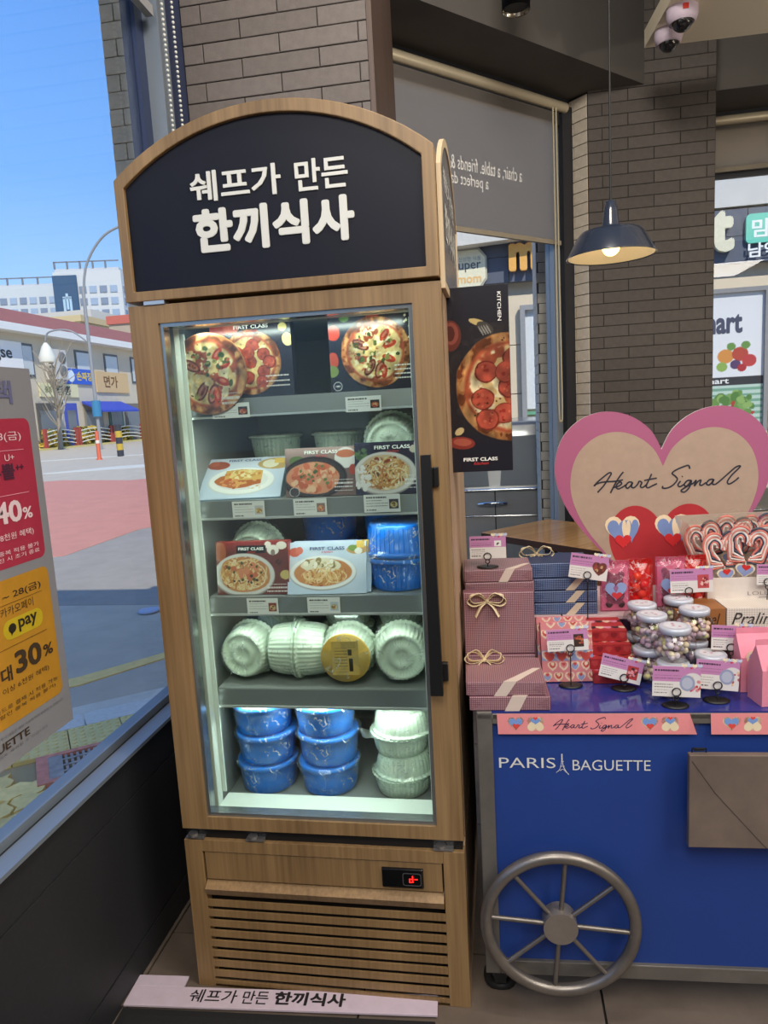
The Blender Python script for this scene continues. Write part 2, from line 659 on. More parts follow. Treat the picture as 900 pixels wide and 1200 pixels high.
# ------------------------------------------------------------------ printed pictures (colour per point on a fine flat grid)
class Paint:
    def __init__(s, w, h, c, res=.0016, seed=1):
        s.w, s.h = w, h
        s.nx, s.ny = max(2, int(w / res)), max(2, int(h / res))
        x = np.linspace(0, w, s.nx)
        y = np.linspace(0, h, s.ny)
        s.X, s.Y = np.meshgrid(x, y)
        s.c = np.zeros((s.ny, s.nx, 3))
        s.c[:] = c
        s.r = np.random.default_rng(seed)
    def noise(s, f, oct=3):
        out = 0
        amp = 1.
        for o in range(oct):
            g = max(2, int(f * s.w * 2 ** o) + 2), max(2, int(f * s.h * 2 ** o) + 2)
            q = s.r.random((g[1] + 1, g[0] + 1))
            u = s.X / s.w * (g[0] - 1)
            v = s.Y / s.h * (g[1] - 1)
            i, j = u.astype(int), v.astype(int)
            a, b = u - i, v - j
            a, b = a * a * (3 - 2 * a), b * b * (3 - 2 * b)
            out = out + amp * ((q[j, i] * (1 - a) + q[j, i + 1] * a) * (1 - b) + (q[j + 1, i] * (1 - a) + q[j + 1, i + 1] * a) * b)
            amp *= .5
        return out / (2 - .5 ** (oct - 1))
    def put(s, mask, c, a=1.):
        m = (np.clip(mask, 0, 1) * a)[..., None]
        s.c = s.c * (1 - m) + np.array(c, float) * m
        return s
    def d(s, cx, cy, rx, ry=None, ang=0.):
        ry = ry or rx
        dx, dy = s.X - cx, s.Y - cy
        ca, sa = math.cos(ang), math.sin(ang)
        return np.hypot((dx * ca + dy * sa) / rx, (-dx * sa + dy * ca) / ry)
    def ell(s, cx, cy, rx, ry=None, c=(0, 0, 0), ang=0., a=1., wob=0., soft=.04):
        q = s.d(cx, cy, rx, ry, ang)
        if wob:
            q = q + (s.noise(1.2 / rx) - .5) * wob
        return s.put((1 - q) / soft + .5, c, a)
    def rect(s, x0, x1, y0, y1, c, a=1.):
        return s.put(((s.X >= x0) & (s.X <= x1) & (s.Y >= y0) & (s.Y <= y1)).astype(float), c, a)
    def heart(s, cx, cy, w, c, flip=1.):
        x, y = (s.X - cx) / w * 2.5, flip * (s.Y - cy) / w * 2.5 + .12
        q = (x * x + y * y - 1) ** 3 - x * x * y ** 3
        return s.put((q < 0).astype(float), c)
    def spots(s, cx, cy, rx, ry, n, r, cols, ang=0., el=1., wob=.3):
        for i in range(n):
            t = s.r.random() * 2 * PI
            q = math.sqrt(s.r.random())
            x, y = q * math.cos(t) * rx, q * math.sin(t) * ry
            ca, sa = math.cos(ang), math.sin(ang)
            rr = r * s.r.uniform(.6, 1.3)
            s.ell(cx + x * ca - y * sa, cy + x * sa + y * ca, rr, rr * s.r.uniform(el * .7, 1), cols[int(s.r.integers(len(cols)))], s.r.random() * PI, wob=0)
        return s
    def strands(s, cx, cy, rx, ry, n, cols, wd=.0016):
        for i in range(n):
            t = s.r.random() * 2 * PI
            q = math.sqrt(s.r.random()) * .85
            x, y = cx + q * math.cos(t) * rx, cy + q * math.sin(t) * ry
            R = s.r.uniform(.25, .6) * rx
            dd = np.abs(np.hypot(s.X - x, s.Y - y) - R)
            an = np.arctan2(s.Y - y, s.X - x)
            a0 = s.r.uniform(-PI, PI)
            arc = np.cos(an - a0) > .2
            m = np.clip(1.4 - dd / wd, 0, 1) * arc * (s.d(cx, cy, rx, ry) < 1)
            s.put(m, cols[int(s.r.integers(len(cols)))])
        return s
    def dash(s, x0, x1, y, h, c, seed=0):
        """illegibly small print: a broken dark line"""
        x = x0
        while x < x1:
            l = s.r.uniform(.002, .006)
            s.rect(x, min(x + l, x1), y - h / 2, y + h / 2, c)
            x += l + .0012
        return s
    def build(s, name, parent, M, m):
        vs = np.stack([s.X, s.Y, np.full_like(s.X, .0004)], -1).reshape(-1, 3)
        i = np.arange((s.ny - 1) * (s.nx - 1))
        r, k = i // (s.nx - 1), i % (s.nx - 1)
        a = r * s.nx + k
        fs = np.stack([a, a + 1, a + 1 + s.nx, a + s.nx], -1)
        me = bpy.data.meshes.new(name)
        me.from_pydata(vs.tolist(), [], fs.tolist())
        cc = np.clip(s.c, 0, 255).reshape(-1, 3) / 255
        cc = (cc * .86 + cc.mean(1, keepdims=True) * .14) * .93
        cc = np.where(cc <= .04045, cc / 12.92, ((cc + .055) / 1.055) ** 2.4)
        at = me.color_attributes.new('Col', 'FLOAT_COLOR', 'POINT')
        at.data.foreach_set('color', np.concatenate([cc, np.ones((len(cc), 1))], 1).astype(np.float32).ravel())
        me.materials.append(m)
        me.update()
        return link(name, me, parent, M)

PRINT = print_mat('printed_card', .42)
PRINT_GLOSS = print_mat('printed_gloss', .25, coat=.15)

def pizza(p, cx, cy, r, kind='olive', crust=(176, 104, 52)):
    q = p.d(cx, cy, r)
    n1, n2, n3 = p.noise(2.2 / r * .9), p.noise(3.2 / r), p.noise(5 / r)
    qq = q + (n1 - .5) * .07
    p.put((1 - qq) / .02, crust)
    p.put(((1 - qq) / .02) * np.clip((n3 - .5) * 6, 0, 1), (212, 150, 84))
    p.put(((1 - qq) / .02) * np.clip((.42 - n3) * 7, 0, 1), (120, 58, 26))
    p.put((.86 - qq) / .05, (178, 78, 44))
    p.put(((.80 - qq) / .06) * np.clip((n2 - .40) * 8, 0, 1), (226, 190, 120))
    p.put(((.78 - qq) / .06) * np.clip((n3 - .56) * 9, 0, 1), (240, 222, 170))
    if kind == 'pepperoni':
        pos = [(.0, .0), (.45, .22), (-.42, .3), (.1, .52), (-.5, -.2), (-.1, -.48), (.42, -.3), (-.05, .28), (.62, -.02), (.35, -.62), (-.42, -.58)]
        for x, y in pos:
            X, Y = cx + x * r, cy + y * r
            p.ell(X, Y, r * .215, r * .20, (132, 40, 26), wob=.25)
            p.ell(X, Y, r * .19, r * .18, (196, 76, 52), wob=.2)
            p.spots(X, Y, r * .13, r * .13, 6, r * .03, [(170, 44, 30), (226, 104, 70)])
    else:
        for x, y, a in ((-.42, .22, -.5), (-.18, -.42, 1.0), (.1, -.5, 1.2)):
            p.ell(cx + x * r, cy + y * r, r * .26, r * .13, (120, 44, 30), a)
            p.ell(cx + x * r, cy + y * r, r * .2, r * .085, (188, 120, 90), a)
            p.ell(cx + x * r + .02 * r, cy + y * r, r * .13, r * .04, (130, 50, 40), a)
        for x, y, a in ((.28, .45, .9), (.38, -.2, -.4), (.42, .2, .3), (.22, -.55, 1.5)):
            p.ell(cx + x * r, cy + y * r, r * .2, r * .1, (196, 52, 30), a)
            p.ell(cx + x * r, cy + y * r + .02 * r, r * .1, r * .04, (232, 120, 80), a)
        p.spots(cx, cy, r * .66, r * .66, 20, r * .07, [(92, 108, 46), (70, 88, 40), (150, 150, 70)], el=.5)
        p.spots(cx, cy, r * .7, r * .7, 26, r * .05, [(240, 220, 160), (206, 96, 50)], el=.6)
    p.spots(cx, cy, r * .9, r * .9, 30, r * .02, [(96, 40, 20), (60, 70, 30)])
    m = np.clip((1.02 - q) / .02, 0, 1)[..., None]                 # browning and speckle over the whole pizza
    sp = (.62 + .62 * p.noise(4.5 / r, 2))[..., None] * (.82 + .30 * p.noise(9 / r, 2))[..., None]
    p.c = p.c * (1 - m) + np.clip(p.c * sp, 0, 255) * m
    return p

# ================================================================== SETTING
wood = wood_mat('oak_laminate', (162, 131, 90), (118, 92, 60))
brick_in = mat('grey_brick', (108, 101, 98), .85, vary=.12, vscale=30, bump=.25, bscale=260, rnd=.10)
brick_dark = mat('charcoal_brick', (88, 82, 78), .85, vary=.12, vscale=30, bump=.25, bscale=260, rnd=.10)
brick_lit = mat('daylit_brick', (206, 194, 176), .9, vary=.12, vscale=30, bump=.25, bscale=260, rnd=.06)  # same brick made paler, daylight put into its colour
mortar = mat('mortar', (52, 48, 46), .95)
dark_paint = mat('dark_ceiling_paint', (58, 55, 53), .8, vary=.05)
soffit_paint = mat('soffit_paint', (88, 84, 80), .8, vary=.05)
black_panel = mat('black_dado', (40, 41, 45), .55, vary=.15, vscale=90, bump=.1, bscale=500)
alu = mat('window_aluminium', (128, 138, 150), .4, .25)
dark_alu = mat('dark_frame', (44, 46, 52), .5, .2)
beige_rail = mat('blind_rail', (196, 184, 158), .35, .3)
white_paint = mat('warm_white_panel', (232, 220, 194), .7)
glass = film('window_glass', (250, 252, 252), gloss=.75, rough=0.)

def S(o):
    o['kind'] = 'structure'
    return o

_bk = {}
def brick_mesh(w, h, dp, m):
    k = (round(w, 3), round(h, 4), dp, m.name)
    if k not in _bk:
        b = MB()
        c = .0016
        vs = []
        for i, z in ((0, 0), (0, dp - c), (c, dp)):
            vs += [(i, i, z), (w - i, i, z), (w - i, h - i, z), (i, h - i, z)]
        fs = [(8, 9, 10, 11)]
        for r in (0, 4):
            for i in range(4):
                j = (i + 1) % 4
                fs.append((r + i, r + j, r + 4 + j, r + 4 + i))
        b.add(vs, fs)
        _bk[k] = b.mesh('brick', m)
    return _bk[k]

def bricks(parent, M, W, z0, z1, m, bl=.264, bh=.0605, off=0., joint=.0035, proud=.005):
    rnd = random.Random(int(W * 1000))
    r = 0
    z = z0
    Mi = parent.matrix_world.inverted()
    while z < z1 - .012:
        h = min(bh, z1 - z)
        x = off - (bl / 2 if r % 2 else 0)
        while x > 0: x -= bl
        while x < W - .004:
            a, b = max(x, 0), min(x + bl, W)
            if b - a > .012:
                me = brick_mesh(b - a - joint, h - joint, proud, m)
                link('brick', me, parent, Mi @ M @ Matrix.Translation((a + joint / 2, z + joint / 2, rnd.uniform(-.0008, .0008))))
            x += bl
        z += bh
        r += 1

# floor: large stone tiles
fl = S(MB().box(-1.12, 4.5, -3, 4.75, -.05, -.008).build('floor', mat('grout', (38, 35, 33), .9)))
tile_m = mat('floor_stone', (104, 92, 82), .42, vary=.22, vscale=5, bump=.06, bscale=80, rnd=.05)
tb = MB().box(.003, .597, .003, .597, -.008, 0).mesh('tile', tile_m)
for i in range(-2, 7):
    for j in range(-3, 5):
        x, y = .215 + .6 * i, 1.707 + .6 * j
        if x + .6 > 3.9 or x < -1.05:
            continue
        link('tile', tb, fl, Matrix.Translation((x, y, 0)))
MB().box(-1.0, -.988, -3, 2.4, -.008, 0).build('edge_tile', tile_m, fl)

S(MB().prism([(-1.12, -3, 3.6), (4.6, -3, 3.6), (4.6, 4.8, 3.6), (.6, 4.8, 3.6), (-1.12, 3.1, 3.6)], (0, 0, .1)).build('ceiling', dark_paint))
S(MB().box(-2.4, 6, -4, 2.9, 3.72, 3.95).box(.2, 6, 2.9, 4.9, 3.72, 3.95).build('ceiling_shade_slab', C(150, 145, 138)))  # unseen slab, overhang shaped so its shadow ends on the street
S(MB().box(4.5, 4.6, -3, 4.75, 0, 3.6).build('wall_right', mat('shop_wall', (150, 138, 124), .8)))
S(MB().box(-1.12, 4.6, -3.1, -3, 0, 3.6).build('wall_back', mat('shop_wall_back', (136, 126, 114), .8)))
# chamfered bulkheads over the windows
dq = Vector((.70711, .70711, 0))
S(MB().prism([(-1.0, 2.3, 3.095), (.816, 4.1, 3.095), (.816, 4.3, 3.095), (.55, 4.3, 3.095), (-1.0, 2.8, 3.095)], (0, 0, .505)).build('ceiling_bulkhead_corner', soffit_paint))
S(MB().box(1.172, 4.5, 4.3, 4.64, 3.095, 3.6).build('ceiling_bulkhead_back', soffit_paint))
S(MB().box(1.172, 4.5, 4.62, 4.75, 2.99, 3.6).build('trim_1', dark_alu))
S(MB().prism([(.717, 3.60, 3.05), (3.4, 3.66, 3.05), (3.4, 1.2, 3.05), (.80, 1.2, 3.05), (.748, 3.16, 3.05)], (0, 0, .075)).build('ceiling_panel', white_paint))
S(MB().box(1.2, 3.3, 1.5, 3.4, 3.125, 3.6).build('ceiling_panel_core', dark_paint))

# left wall: black dado and big street window
wl = S(MB().box(-1.12, -1.0, -3, 2.4, 0, .607).build('wall_left', black_panel))
MB().box(-1.0, -.997, -3, 2.4, 0, .085).box(-1.0, -.997, -3, 2.4, .093, .49).box(-1.0, -.997, -3, 2.4, .497, .607).build('dado_panel', black_panel, wl)
S(MB().box(-1.12, -1.0, -3, 2.4, 3.15, 3.6).build('wall_left_header', dark_paint))
w1 = S(MB().box(-1.035, -.985, -3, 2.4, .607, .617).build('window_1', alu))
MB().box(-1.047, -1.036, -3, 2.4, .607, .612).build('gasket', dark_alu, w1)
MB().box(-1.085, -1.047, -3, 2.2, .607, .634).build('bottom_rail', alu, w1)
MB().box(-1.0555, -1.0525, -3, 2.15, .634, 3.15).build('pane', glass, w1)
MB().box(-1.085, -1.04, 2.15, 2.2, .634, 3.15).build('gasket', mat('blue_black_gasket', (40, 52, 84), .5), w1)
MB().box(-1.10, -.99, 2.2, 2.262, .617, 3.15).build('mullion', alu, w1)
MB().box(-1.10, -1.0, 2.262, 2.4, .617, 3.15).build('gasket', mat('blue_black_gasket_wide', (44, 54, 84), .5), w1)

# brick pier behind the fridge, its outside half, and the column by the corner window
wp = S(MB().box(-1.1, -.372, 2.405, 2.9, 0, 3.6).build('wall_pier', mortar))
bricks(wp, FRONT(-1.0, 2.405, 0), .628, .0, 3.095, brick_in, off=.07)
S(MB().box(-.372, -.355, 2.40, 2.91, 0, 3.095).build('trim_2', wood_mat('brown_reveal', (98, 78, 68), (70, 56, 50), .5)))
wo_ = S(MB().box(-1.5, -1.1, 2.805, 3.2, -.1, 3.72).build('wall_outer_pier', mortar))
bricks(wo_, FRONT(-1.5, 2.805, -.1), .40, 0, 3.75, brick_lit, off=.19, bh=.0645)
bricks(wo_, plane((-1.5, 3.2, -.1), (0, -1, 0), (0, 0, 1)), .395, 0, 3.75, brick_lit, bh=.0645)
wc_ = S(MB().prism([(.527, 4.105, 0), (1.172, 4.105, 0), (1.172, 4.8, 0), (.6, 4.8, 0), (.437, 4.195, 0)], (0, 0, 3.6)).build('wall_column', mortar))
bricks(wc_, FRONT(.527, 4.105, 0), .645, 0, 3.6, brick_dark, off=.206)
bricks(wc_, plane((.437, 4.195, 0), (.7071, -.7071, 0), (0, 0, 1)), .127, 0, 3.095, brick_lit, off=.3)  # paler brick stands in for window light on this face
wo2 = S(MB().box(.268, .6, 4.505, 4.9, -.1, 3.72).build('wall_outer_corner', mortar))
bricks(wo2, FRONT(.268, 4.505, -.1), .33, 0, 3.75, brick_lit, off=.14)
bricks(wo2, plane((.268, 4.9, -.1), (0, -1, 0), (0, 0, 1)), .39, 0, 3.75, brick_lit, off=.14)

# corner window (45 degrees)
CW = plane((-.9, 2.9, 0), (.70711, .70711, 0), (0, 0, 1))
w2 = S(MB().box(0, 1.86, -.06, .02, 0, .30, M=CW @ Matrix(((1, 0, 0, 0), (0, 0, 1, 0), (0, 1, 0, 0), (0, 0, 0, 1)))).build('window_2', dark_alu))
def cwb(x0, x1, n0, n1, z0, z1):
    b = MB()
    b.box(x0, x1, z0, z1, n0, n1, M=CW)
    return b
cwb(0, 1.72, -.004, 0, .3, 3.05).build('pane', glass, w2)
cwb(1.72, 1.775, -.03, .03, .3, 3.05).build('frame_bar', alu, w2)
cwb(1.775, 1.86, -.04, .06, .3, 3.05).build('jamb', dark_alu, w2)
cwb(0, 1.86, -.04, .04, 3.05, 3.1).build('head_rail', dark_alu, w2)
cwb(0, 1.72, -.03, .03, .3, .34).build('bottom_rail', alu, w2)

# back window
w3 = S(MB().box(1.172, 4.5, 4.65, 4.75, 0, .5).build('window_3', dark_alu))
MB().box(1.172, 4.5, 4.690, 4.694, .5, 2.99).build('pane', glass, w3)
MB().box(1.172, 4.5, 4.65, 4.72, .5, .55).build('bottom_rail', alu, w3)
MB().box(1.172, 4.5, 4.655, 4.68, 2.735, 2.775).build('transom', dark_alu, w3)

# ------------------------------------------------------------------ blinds
blind_cloth = mat('blind_cloth', (120, 117, 114), .9, vary=.04, vscale=40)
_nt = blind_cloth.node_tree
_tl = _nt.nodes.new('ShaderNodeBsdfTranslucent')
_tl.inputs[0].default_value = (.95, .86, .74, 1)
_mx = _nt.nodes.new('ShaderNodeMixShader')
_mx.inputs[0].default_value = .58
_nt.links.new(_nt.nodes['Principled BSDF'].outputs[0], _mx.inputs[1])
_nt.links.new(_tl.outputs[0], _mx.inputs[2])
_nt.links.new(_mx.outputs[0], _nt.nodes['Material Output'].inputs[0])
rb = thing('roller_blind', 'grey roller blind with mirrored white writing in the corner window', 'blind', CW @ Vector((0, 3.04, .07)))
rb.matrix_world = CW
tub = MB()
tub.tube([(0.02, 3.035, .06), (1.80, 3.035, .06)], .026, 12)
tub.build('roller', beige_rail, rb)
MB().box(.02, 1.755, 2.945, 3.01, .035, .055).build('valance', dark_alu, rb)
MB().box(.02, 1.735, 2.345, 3.0, .058, .0605).build('cloth', blind_cloth, rb)
MB().box(.02, 1.74, 2.322, 2.345, .05, .068).build('bottom_bar', C(150, 140, 122), rb)
t = MB()
wtext = mat('white_print', (246, 244, 240), .6)
text(t, 'a chair, a table. friends &', .957, 2.60, w=.49, h=.075, mirror=True, M=T(0, 0, .061))
t.build('lettering', wtext, rb)
t = MB()
text(t, 'a perfect day', .93, 2.525, w=.275, h=.072, mirror=True, M=T(0, 0, .061))
t.build('lettering', wtext, rb)
ch = MB()
for s in (-1, 1):
    ch.tube(spline([(1.665 + s * .012, 3.0, .10), (1.668 + s * .012, 2.2, .10), (1.672 + s * .014, 1.45, .10), (1.674, 1.37, .10)], 6), .004, 6)
ch.build('pull_cord', C(190, 180, 150), rb)

rb2 = thing('roller_blind', 'plain grey roller blind pulled partly down in the back window', 'blind', (2.8, 4.6, 3.0))
MB().tube([(-1.6, 0, .04), (1.65, 0, .04)], .026, 12).build('roller', beige_rail, rb2)
MB().box(-1.6, 1.65, .012, .016, -.215, .03).build('cloth', blind_cloth, rb2)
MB().box(-1.6, 1.65, .005, .022, -.24, -.215).build('bottom_bar', C(150, 140, 122), rb2)

rb3 = thing('roller_blind', 'white roller blind rolled almost up over the street window', 'blind', (-1.0, .3, 2.7))
MB().box(-.012, .012, -2.6, 1.87, 0, .03).build('bottom_bar', C(150, 150, 152), rb3)
MB().box(-.003, .0, -2.6, 1.86, .03, .42).build('cloth', C(205, 205, 205), rb3)
for y in (2.20, 2.275):
    c = MB()
    for i in range(85):
        c.ball((0, 0, 2.95 - i * .0145), .0052, 6, 4)
    o = c.build('bead_chain', mat('chain_bead', (214, 216, 210), .3), None, Matrix.Translation((-.972, y, 0)))
    tag(o, 'white bead pull chain hanging %s at the edge of the street window' % ('nearer the glass,' if y < 2.25 else 'nearer the brick pier,'), 'chain')

# ================================================================== OUTSIDE
asphalt = mat('asphalt', (190, 176, 154), .9, vary=.10, vscale=3, bump=.3, bscale=220)  # kept light to offset the shade over the near lane
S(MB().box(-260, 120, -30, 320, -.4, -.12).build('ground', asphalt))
def patch(name, pts, z, m, label=None, cat=None, th=.006):
    o = MB().prism([(p[0], p[1], z - .02) for p in pts], (0, 0, .02)).build(name, m)
    return S(o)
conc = mat('gutter_concrete', (216, 206, 186), .9, vary=.12, vscale=6, bump=.3, bscale=150)
patch('ground_concrete_apron', [(-6.5, 5.62), (-1.5, 5.60), (-1.5, 14), (-5.48, 9.84), (-5.46, 7.86), (-8.5, 6.6)], -.117, mat('sunlit_asphalt', (156, 147, 134), .9, vary=.1, vscale=4, bump=.3, bscale=200))  # asphalt toned darker here because the sun falls on it
patch('ground_red_paving', [(-5.46, 7.86), (-5.48, 9.84), (-1, 15), (-3, 26), (-10.6, 18.74), (-13.4, 19.74), (-22, 16), (-12, 7)], -.113, mat('red_road_paint', (202, 136, 116), .9, vary=.07, vscale=3))
for pts in ([(-26, 31), (-26, 31.8), (10, 47.4), (10, 45.8)], [(-17, 22.6), (-15, 25.6), (6, 34), (6, 32.8)]):
    patch('ground_road_line', pts, -.113, C(214, 208, 190))
patch('ground_yellow_line', [(-3.3, 3.38), (-2.632, 3.78), (-2.352, 4.181), (-1.9, 4.8), (-2.0, 4.86), (-2.411, 4.294), (-2.729, 3.902), (-3.36, 3.48)], -.113, mat('yellow_paint', (242, 204, 124), .9, vary=.1, vscale=20))
# sidewalk with kerb stones
K = Vector((.80, .60, 0)).normalized()       # along the kerb
Kn = Vector((-K.y, K.x, 0))                  # toward the road
sw_o = Vector((-2.2, 3.02, 0))
def kp(a, b): return sw_o + K * a + Kn * b
sw = S(MB().prism([(*kp(-3.5, .0)[:2], -.14), (*kp(1.2, 0)[:2], -.14), (-1.12, 2.3, -.14), (-1.12, -2.5, -.14), (-5, -2.5, -.14)], (0, 0, .09)).build('ground_sidewalk', mat('sand_bed', (170, 152, 112), .95)))
kb = S(MB().prism([(*kp(-3.5, 0)[:2], -.3), (*kp(1.2, 0)[:2], -.3), (*kp(1.2, .17)[:2], -.3), (*kp(-3.5, .17)[:2], -.3)], (0, 0, .2)).build('trim_3', C(120, 120, 118)))
granite = mat('kerb_granite', (222, 216, 204), .8, vary=.1, vscale=40, rnd=.05)
KM = plane((*sw_o[:2], -.03), K, Kn)
for i in range(-6, 2):
    b = MB().prism(rrect(i * .6 + .08 + .006, i * .6 + .68 - .006, .0, .168, .012, 2) and [(p[0], p[1], -.09) for p in rrect(i * .6 + .09, i * .6 + .678, .0, .168, .012, 2)], (0, 0, .09))
    b.build('kerb_stone', granite, kb, KM)
gut = patch('ground_gutter', [kp(-3.5, .17)[:2], kp(1.6, .17)[:2], kp(1.6, .50)[:2], kp(-3.5, .50)[:2]], -.112, conc)
# wavy interlocking pavers
pav_m = mat('yellow_paver', (240, 214, 140), .9, vary=.16, vscale=14, bump=.2, bscale=160, rnd=.12)
def wavy(w, h, g):
    a = [(0, 0), (.2, .14), (.4, -.10), (.6, .10), (.8, -.14), (1, 0)]
    bot = [(x * w, d * h) for x, d in a]
    top = [(x * w, h - g + d * h) for x, d in a][::-1]
    r = [(w + .10 * h, h * .3), (w - .10 * h, h * .65)]
    l = [(-.10 * h, h * .65), (.10 * h, h * .3)]
    return bot[:-1] + [(w - g, 0)] + [(x - g, y) for x, y in r] + [(w - g, top[0][1])] + top[1:] + l
pv = MB().prism([(x, y, -.045) for x, y in wavy(.24, .13, .012)], (0, 0, .045)).mesh('paver', pav_m)
PM = plane((*kp(0, 0)[:2], -.03), K, Kn)
n = 0
for j in range(-22, -3):
    for i in range(-9, 8):
        a, b = i * .24 + (.12 if j % 2 else 0), j * .13 + .06
        p = sw_o + K * (a + .12) + Kn * (b + .06)
        if p.x > -1.26 or p.x < -2.7 or (-.30 < b < 0) or n >= 298:
            continue
        if -.19 < a + .12 < .86 and -.57 < b + .06 < -.25:
            continue
        n += 1
        link('paver', pv, sw, PM @ Matrix.Translation((a, b, random.uniform(-.003, .003))))
# tactile tiles with studs
tac_m = mat('tactile_tile', (230, 210, 140), .85, vary=.1, vscale=12, rnd=.08)
tt = MB().box(.003, .247, .003, .247, -.04, 0)
for i in range(6):
    for j in range(6):
        tt.lathe([(.015, 0), (.011, .005)], 6, M=Matrix.Translation((.021 + i * .0416, .021 + j * .0416, 0)))
tm = tt.mesh('tactile_tile', tac_m)
for i in range(-6, 6):
    link('tactile_tile', tm, sw, PM @ Matrix.Translation((i * .25, -.253, 0)))
# drain grate in a red frame
gr = thing('drain_grate', 'grey iron drain grate in a red concrete frame set in the yellow pavers', 'drain grate', M=PM @ Matrix.Translation((.33, -.405, 0)))
fr = [(-.48, -.145, 0), (.48, -.145, 0), (.48, .145, 0), (-.48, .145, 0)]
fi = [(-.43, -.115, 0), (.44, -.115, 0), (.44, .115, 0), (-.43, .115, 0)]
MB().frame([(x, y, -.03) for x, y, z in fr], [(x, y, -.03) for x, y, z in fi], (0, 0, .034)).build('frame', mat('red_concrete', (216, 140, 120), .9, vary=.2, vscale=30), gr)
iron = mat('grate_iron', (166, 156, 148), .7, .3, vary=.2, vscale=30)
MB().box(-.43, .44, -.115, .115, -.03, -.012).build('tray', C(96, 92, 88), gr)
g = MB()
for i in range(32):
    g.box(-.36 + i * .025, -.348 + i * .025, -.11, .11, -.012, .0)
g.build('bars', iron, gr)
for y in (-.06, 0, .06):
    MB().box(-.37, .44, y - .008, y + .008, -.012, .002).build('cross_bar', iron, gr)
MB().box(-.43, -.37, -.115, .115, -.012, .003).build('end_plate', iron, gr)
mh = tag(MB().lathe([(.12, 0), (.12, .012), (.10, .014)], 24).build('manhole_cover', mat('manhole', (176, 182, 200), .7, vary=.2, vscale=60), None, Matrix.Translation((-3.0, 5.38, -.112)) @ Matrix.Diagonal((.75, .75, 1, 1))), 'small round pale manhole cover in the shaded asphalt', 'manhole')

# street furniture by the far pavement
fence_red = mat('fence_post_red', (168, 72, 60), .7)
fwm = C(226, 222, 206)
def fence_panel(y0, y1, label, first):
    t = thing('guard_fence', label, 'fence', (-35, y0, -.12), group=None)
    L = y1 - y0
    for y in (0, L):
        MB().box(-.1, .1, y - .14, y + .14, 0, 1.65).build('post', fence_red, t)
    for k in range(4):
        pts = [(0, L * i / 10, .35 + k * .32 + .22 * math.sin(PI * i / 10)) for i in range(11)]
        MB().tube(pts, .05, 6).build('rail', fwm, t)
    return t
fence_panel(49.9, 54.0, 'white arched road fence between red posts, nearest panel of the row', True)
fence_panel(54.5, 59.4, 'white arched road fence between red posts, middle panel of the row', False)
fence_panel(59.9, 65.0, 'white arched road fence between red posts, panel beside the brick pier', False)
def shrub(name, label, cat, loc, r, h, m, seed):
    rr = random.Random(seed)
    b = MB()
    for i in range(260):
        a, q = rr.uniform(0, 2 * PI), math.sqrt(rr.random())
        z = rr.uniform(.05, h)
        s = .16
        c = Vector((math.cos(a) * q * r[0] * (1.1 - .4 * z / h), math.sin(a) * q * r[1] * (1.1 - .4 * z / h), z))
        e = Euler((rr.uniform(0, 6), rr.uniform(0, 6), 0)).to_matrix()
        b.add([c + e @ Vector(v) * s for v in ((-1, -1, 0), (1, -1, 0), (1, 1, 0), (-1, 1, 0))], [(0, 1, 2, 3)], 0 if rr.random() < .6 else 1)
    return tag(b.build(name, m, None, Matrix.Translation(loc)), label, cat)
yel = C(206, 178, 78)
grn = C(112, 124, 66)
shrub('flowering_shrub', 'yellow blossoming shrub behind the nearest fence panel', 'shrub', (-35.8, 52, -.12), (.6, 1.9), 1.5, [yel, grn], 1)
shrub('flowering_shrub', 'yellow blossoming shrub behind the middle fence panel', 'shrub', (-35.8, 57, -.12), (.6, 2.2), 1.6, [yel, grn], 2)
shrub('flowering_shrub', 'yellow blossoming shrub behind the fence panel beside the pier', 'shrub', (-35.8, 62, -.12), (.6, 2.2), 1.5, [yel, grn], 3)
shrub('round_bush', 'brownish green bush at the shop front under the blue awning', 'shrub', (-37.2, 58.5, -.12), (.8, 1.6), 3.2, [C(128, 118, 80), grn], 4)
kbf = S(MB().box(-36.5, -34.6, 45, 80, -.12, .02).build('trim_4', C(206, 190, 120)))
bol = thing('bollard', 'orange plastic traffic post standing on the road line', 'bollard', (-19.2, 31.3, -.12))
MB().lathe([(.16, 0), (.1, .1), (.09, 1.35), (.02, 1.42)], 10).build('post', C(206, 96, 60), bol)
MB().lathe([(.10, .8), (.10, .95)], 10).build('reflective_band', C(236, 220, 200), bol)
bol2 = thing('bollard', 'black and yellow striped post next to the orange traffic post', 'bollard', (-19.5, 33.8, -.12))
for k in range(5):
    MB().lathe([(.17, k * .33), (.17, k * .33 + .33)], 10).build('stripe', C(206, 170, 60) if k % 2 else C(60, 60, 66), bol2)

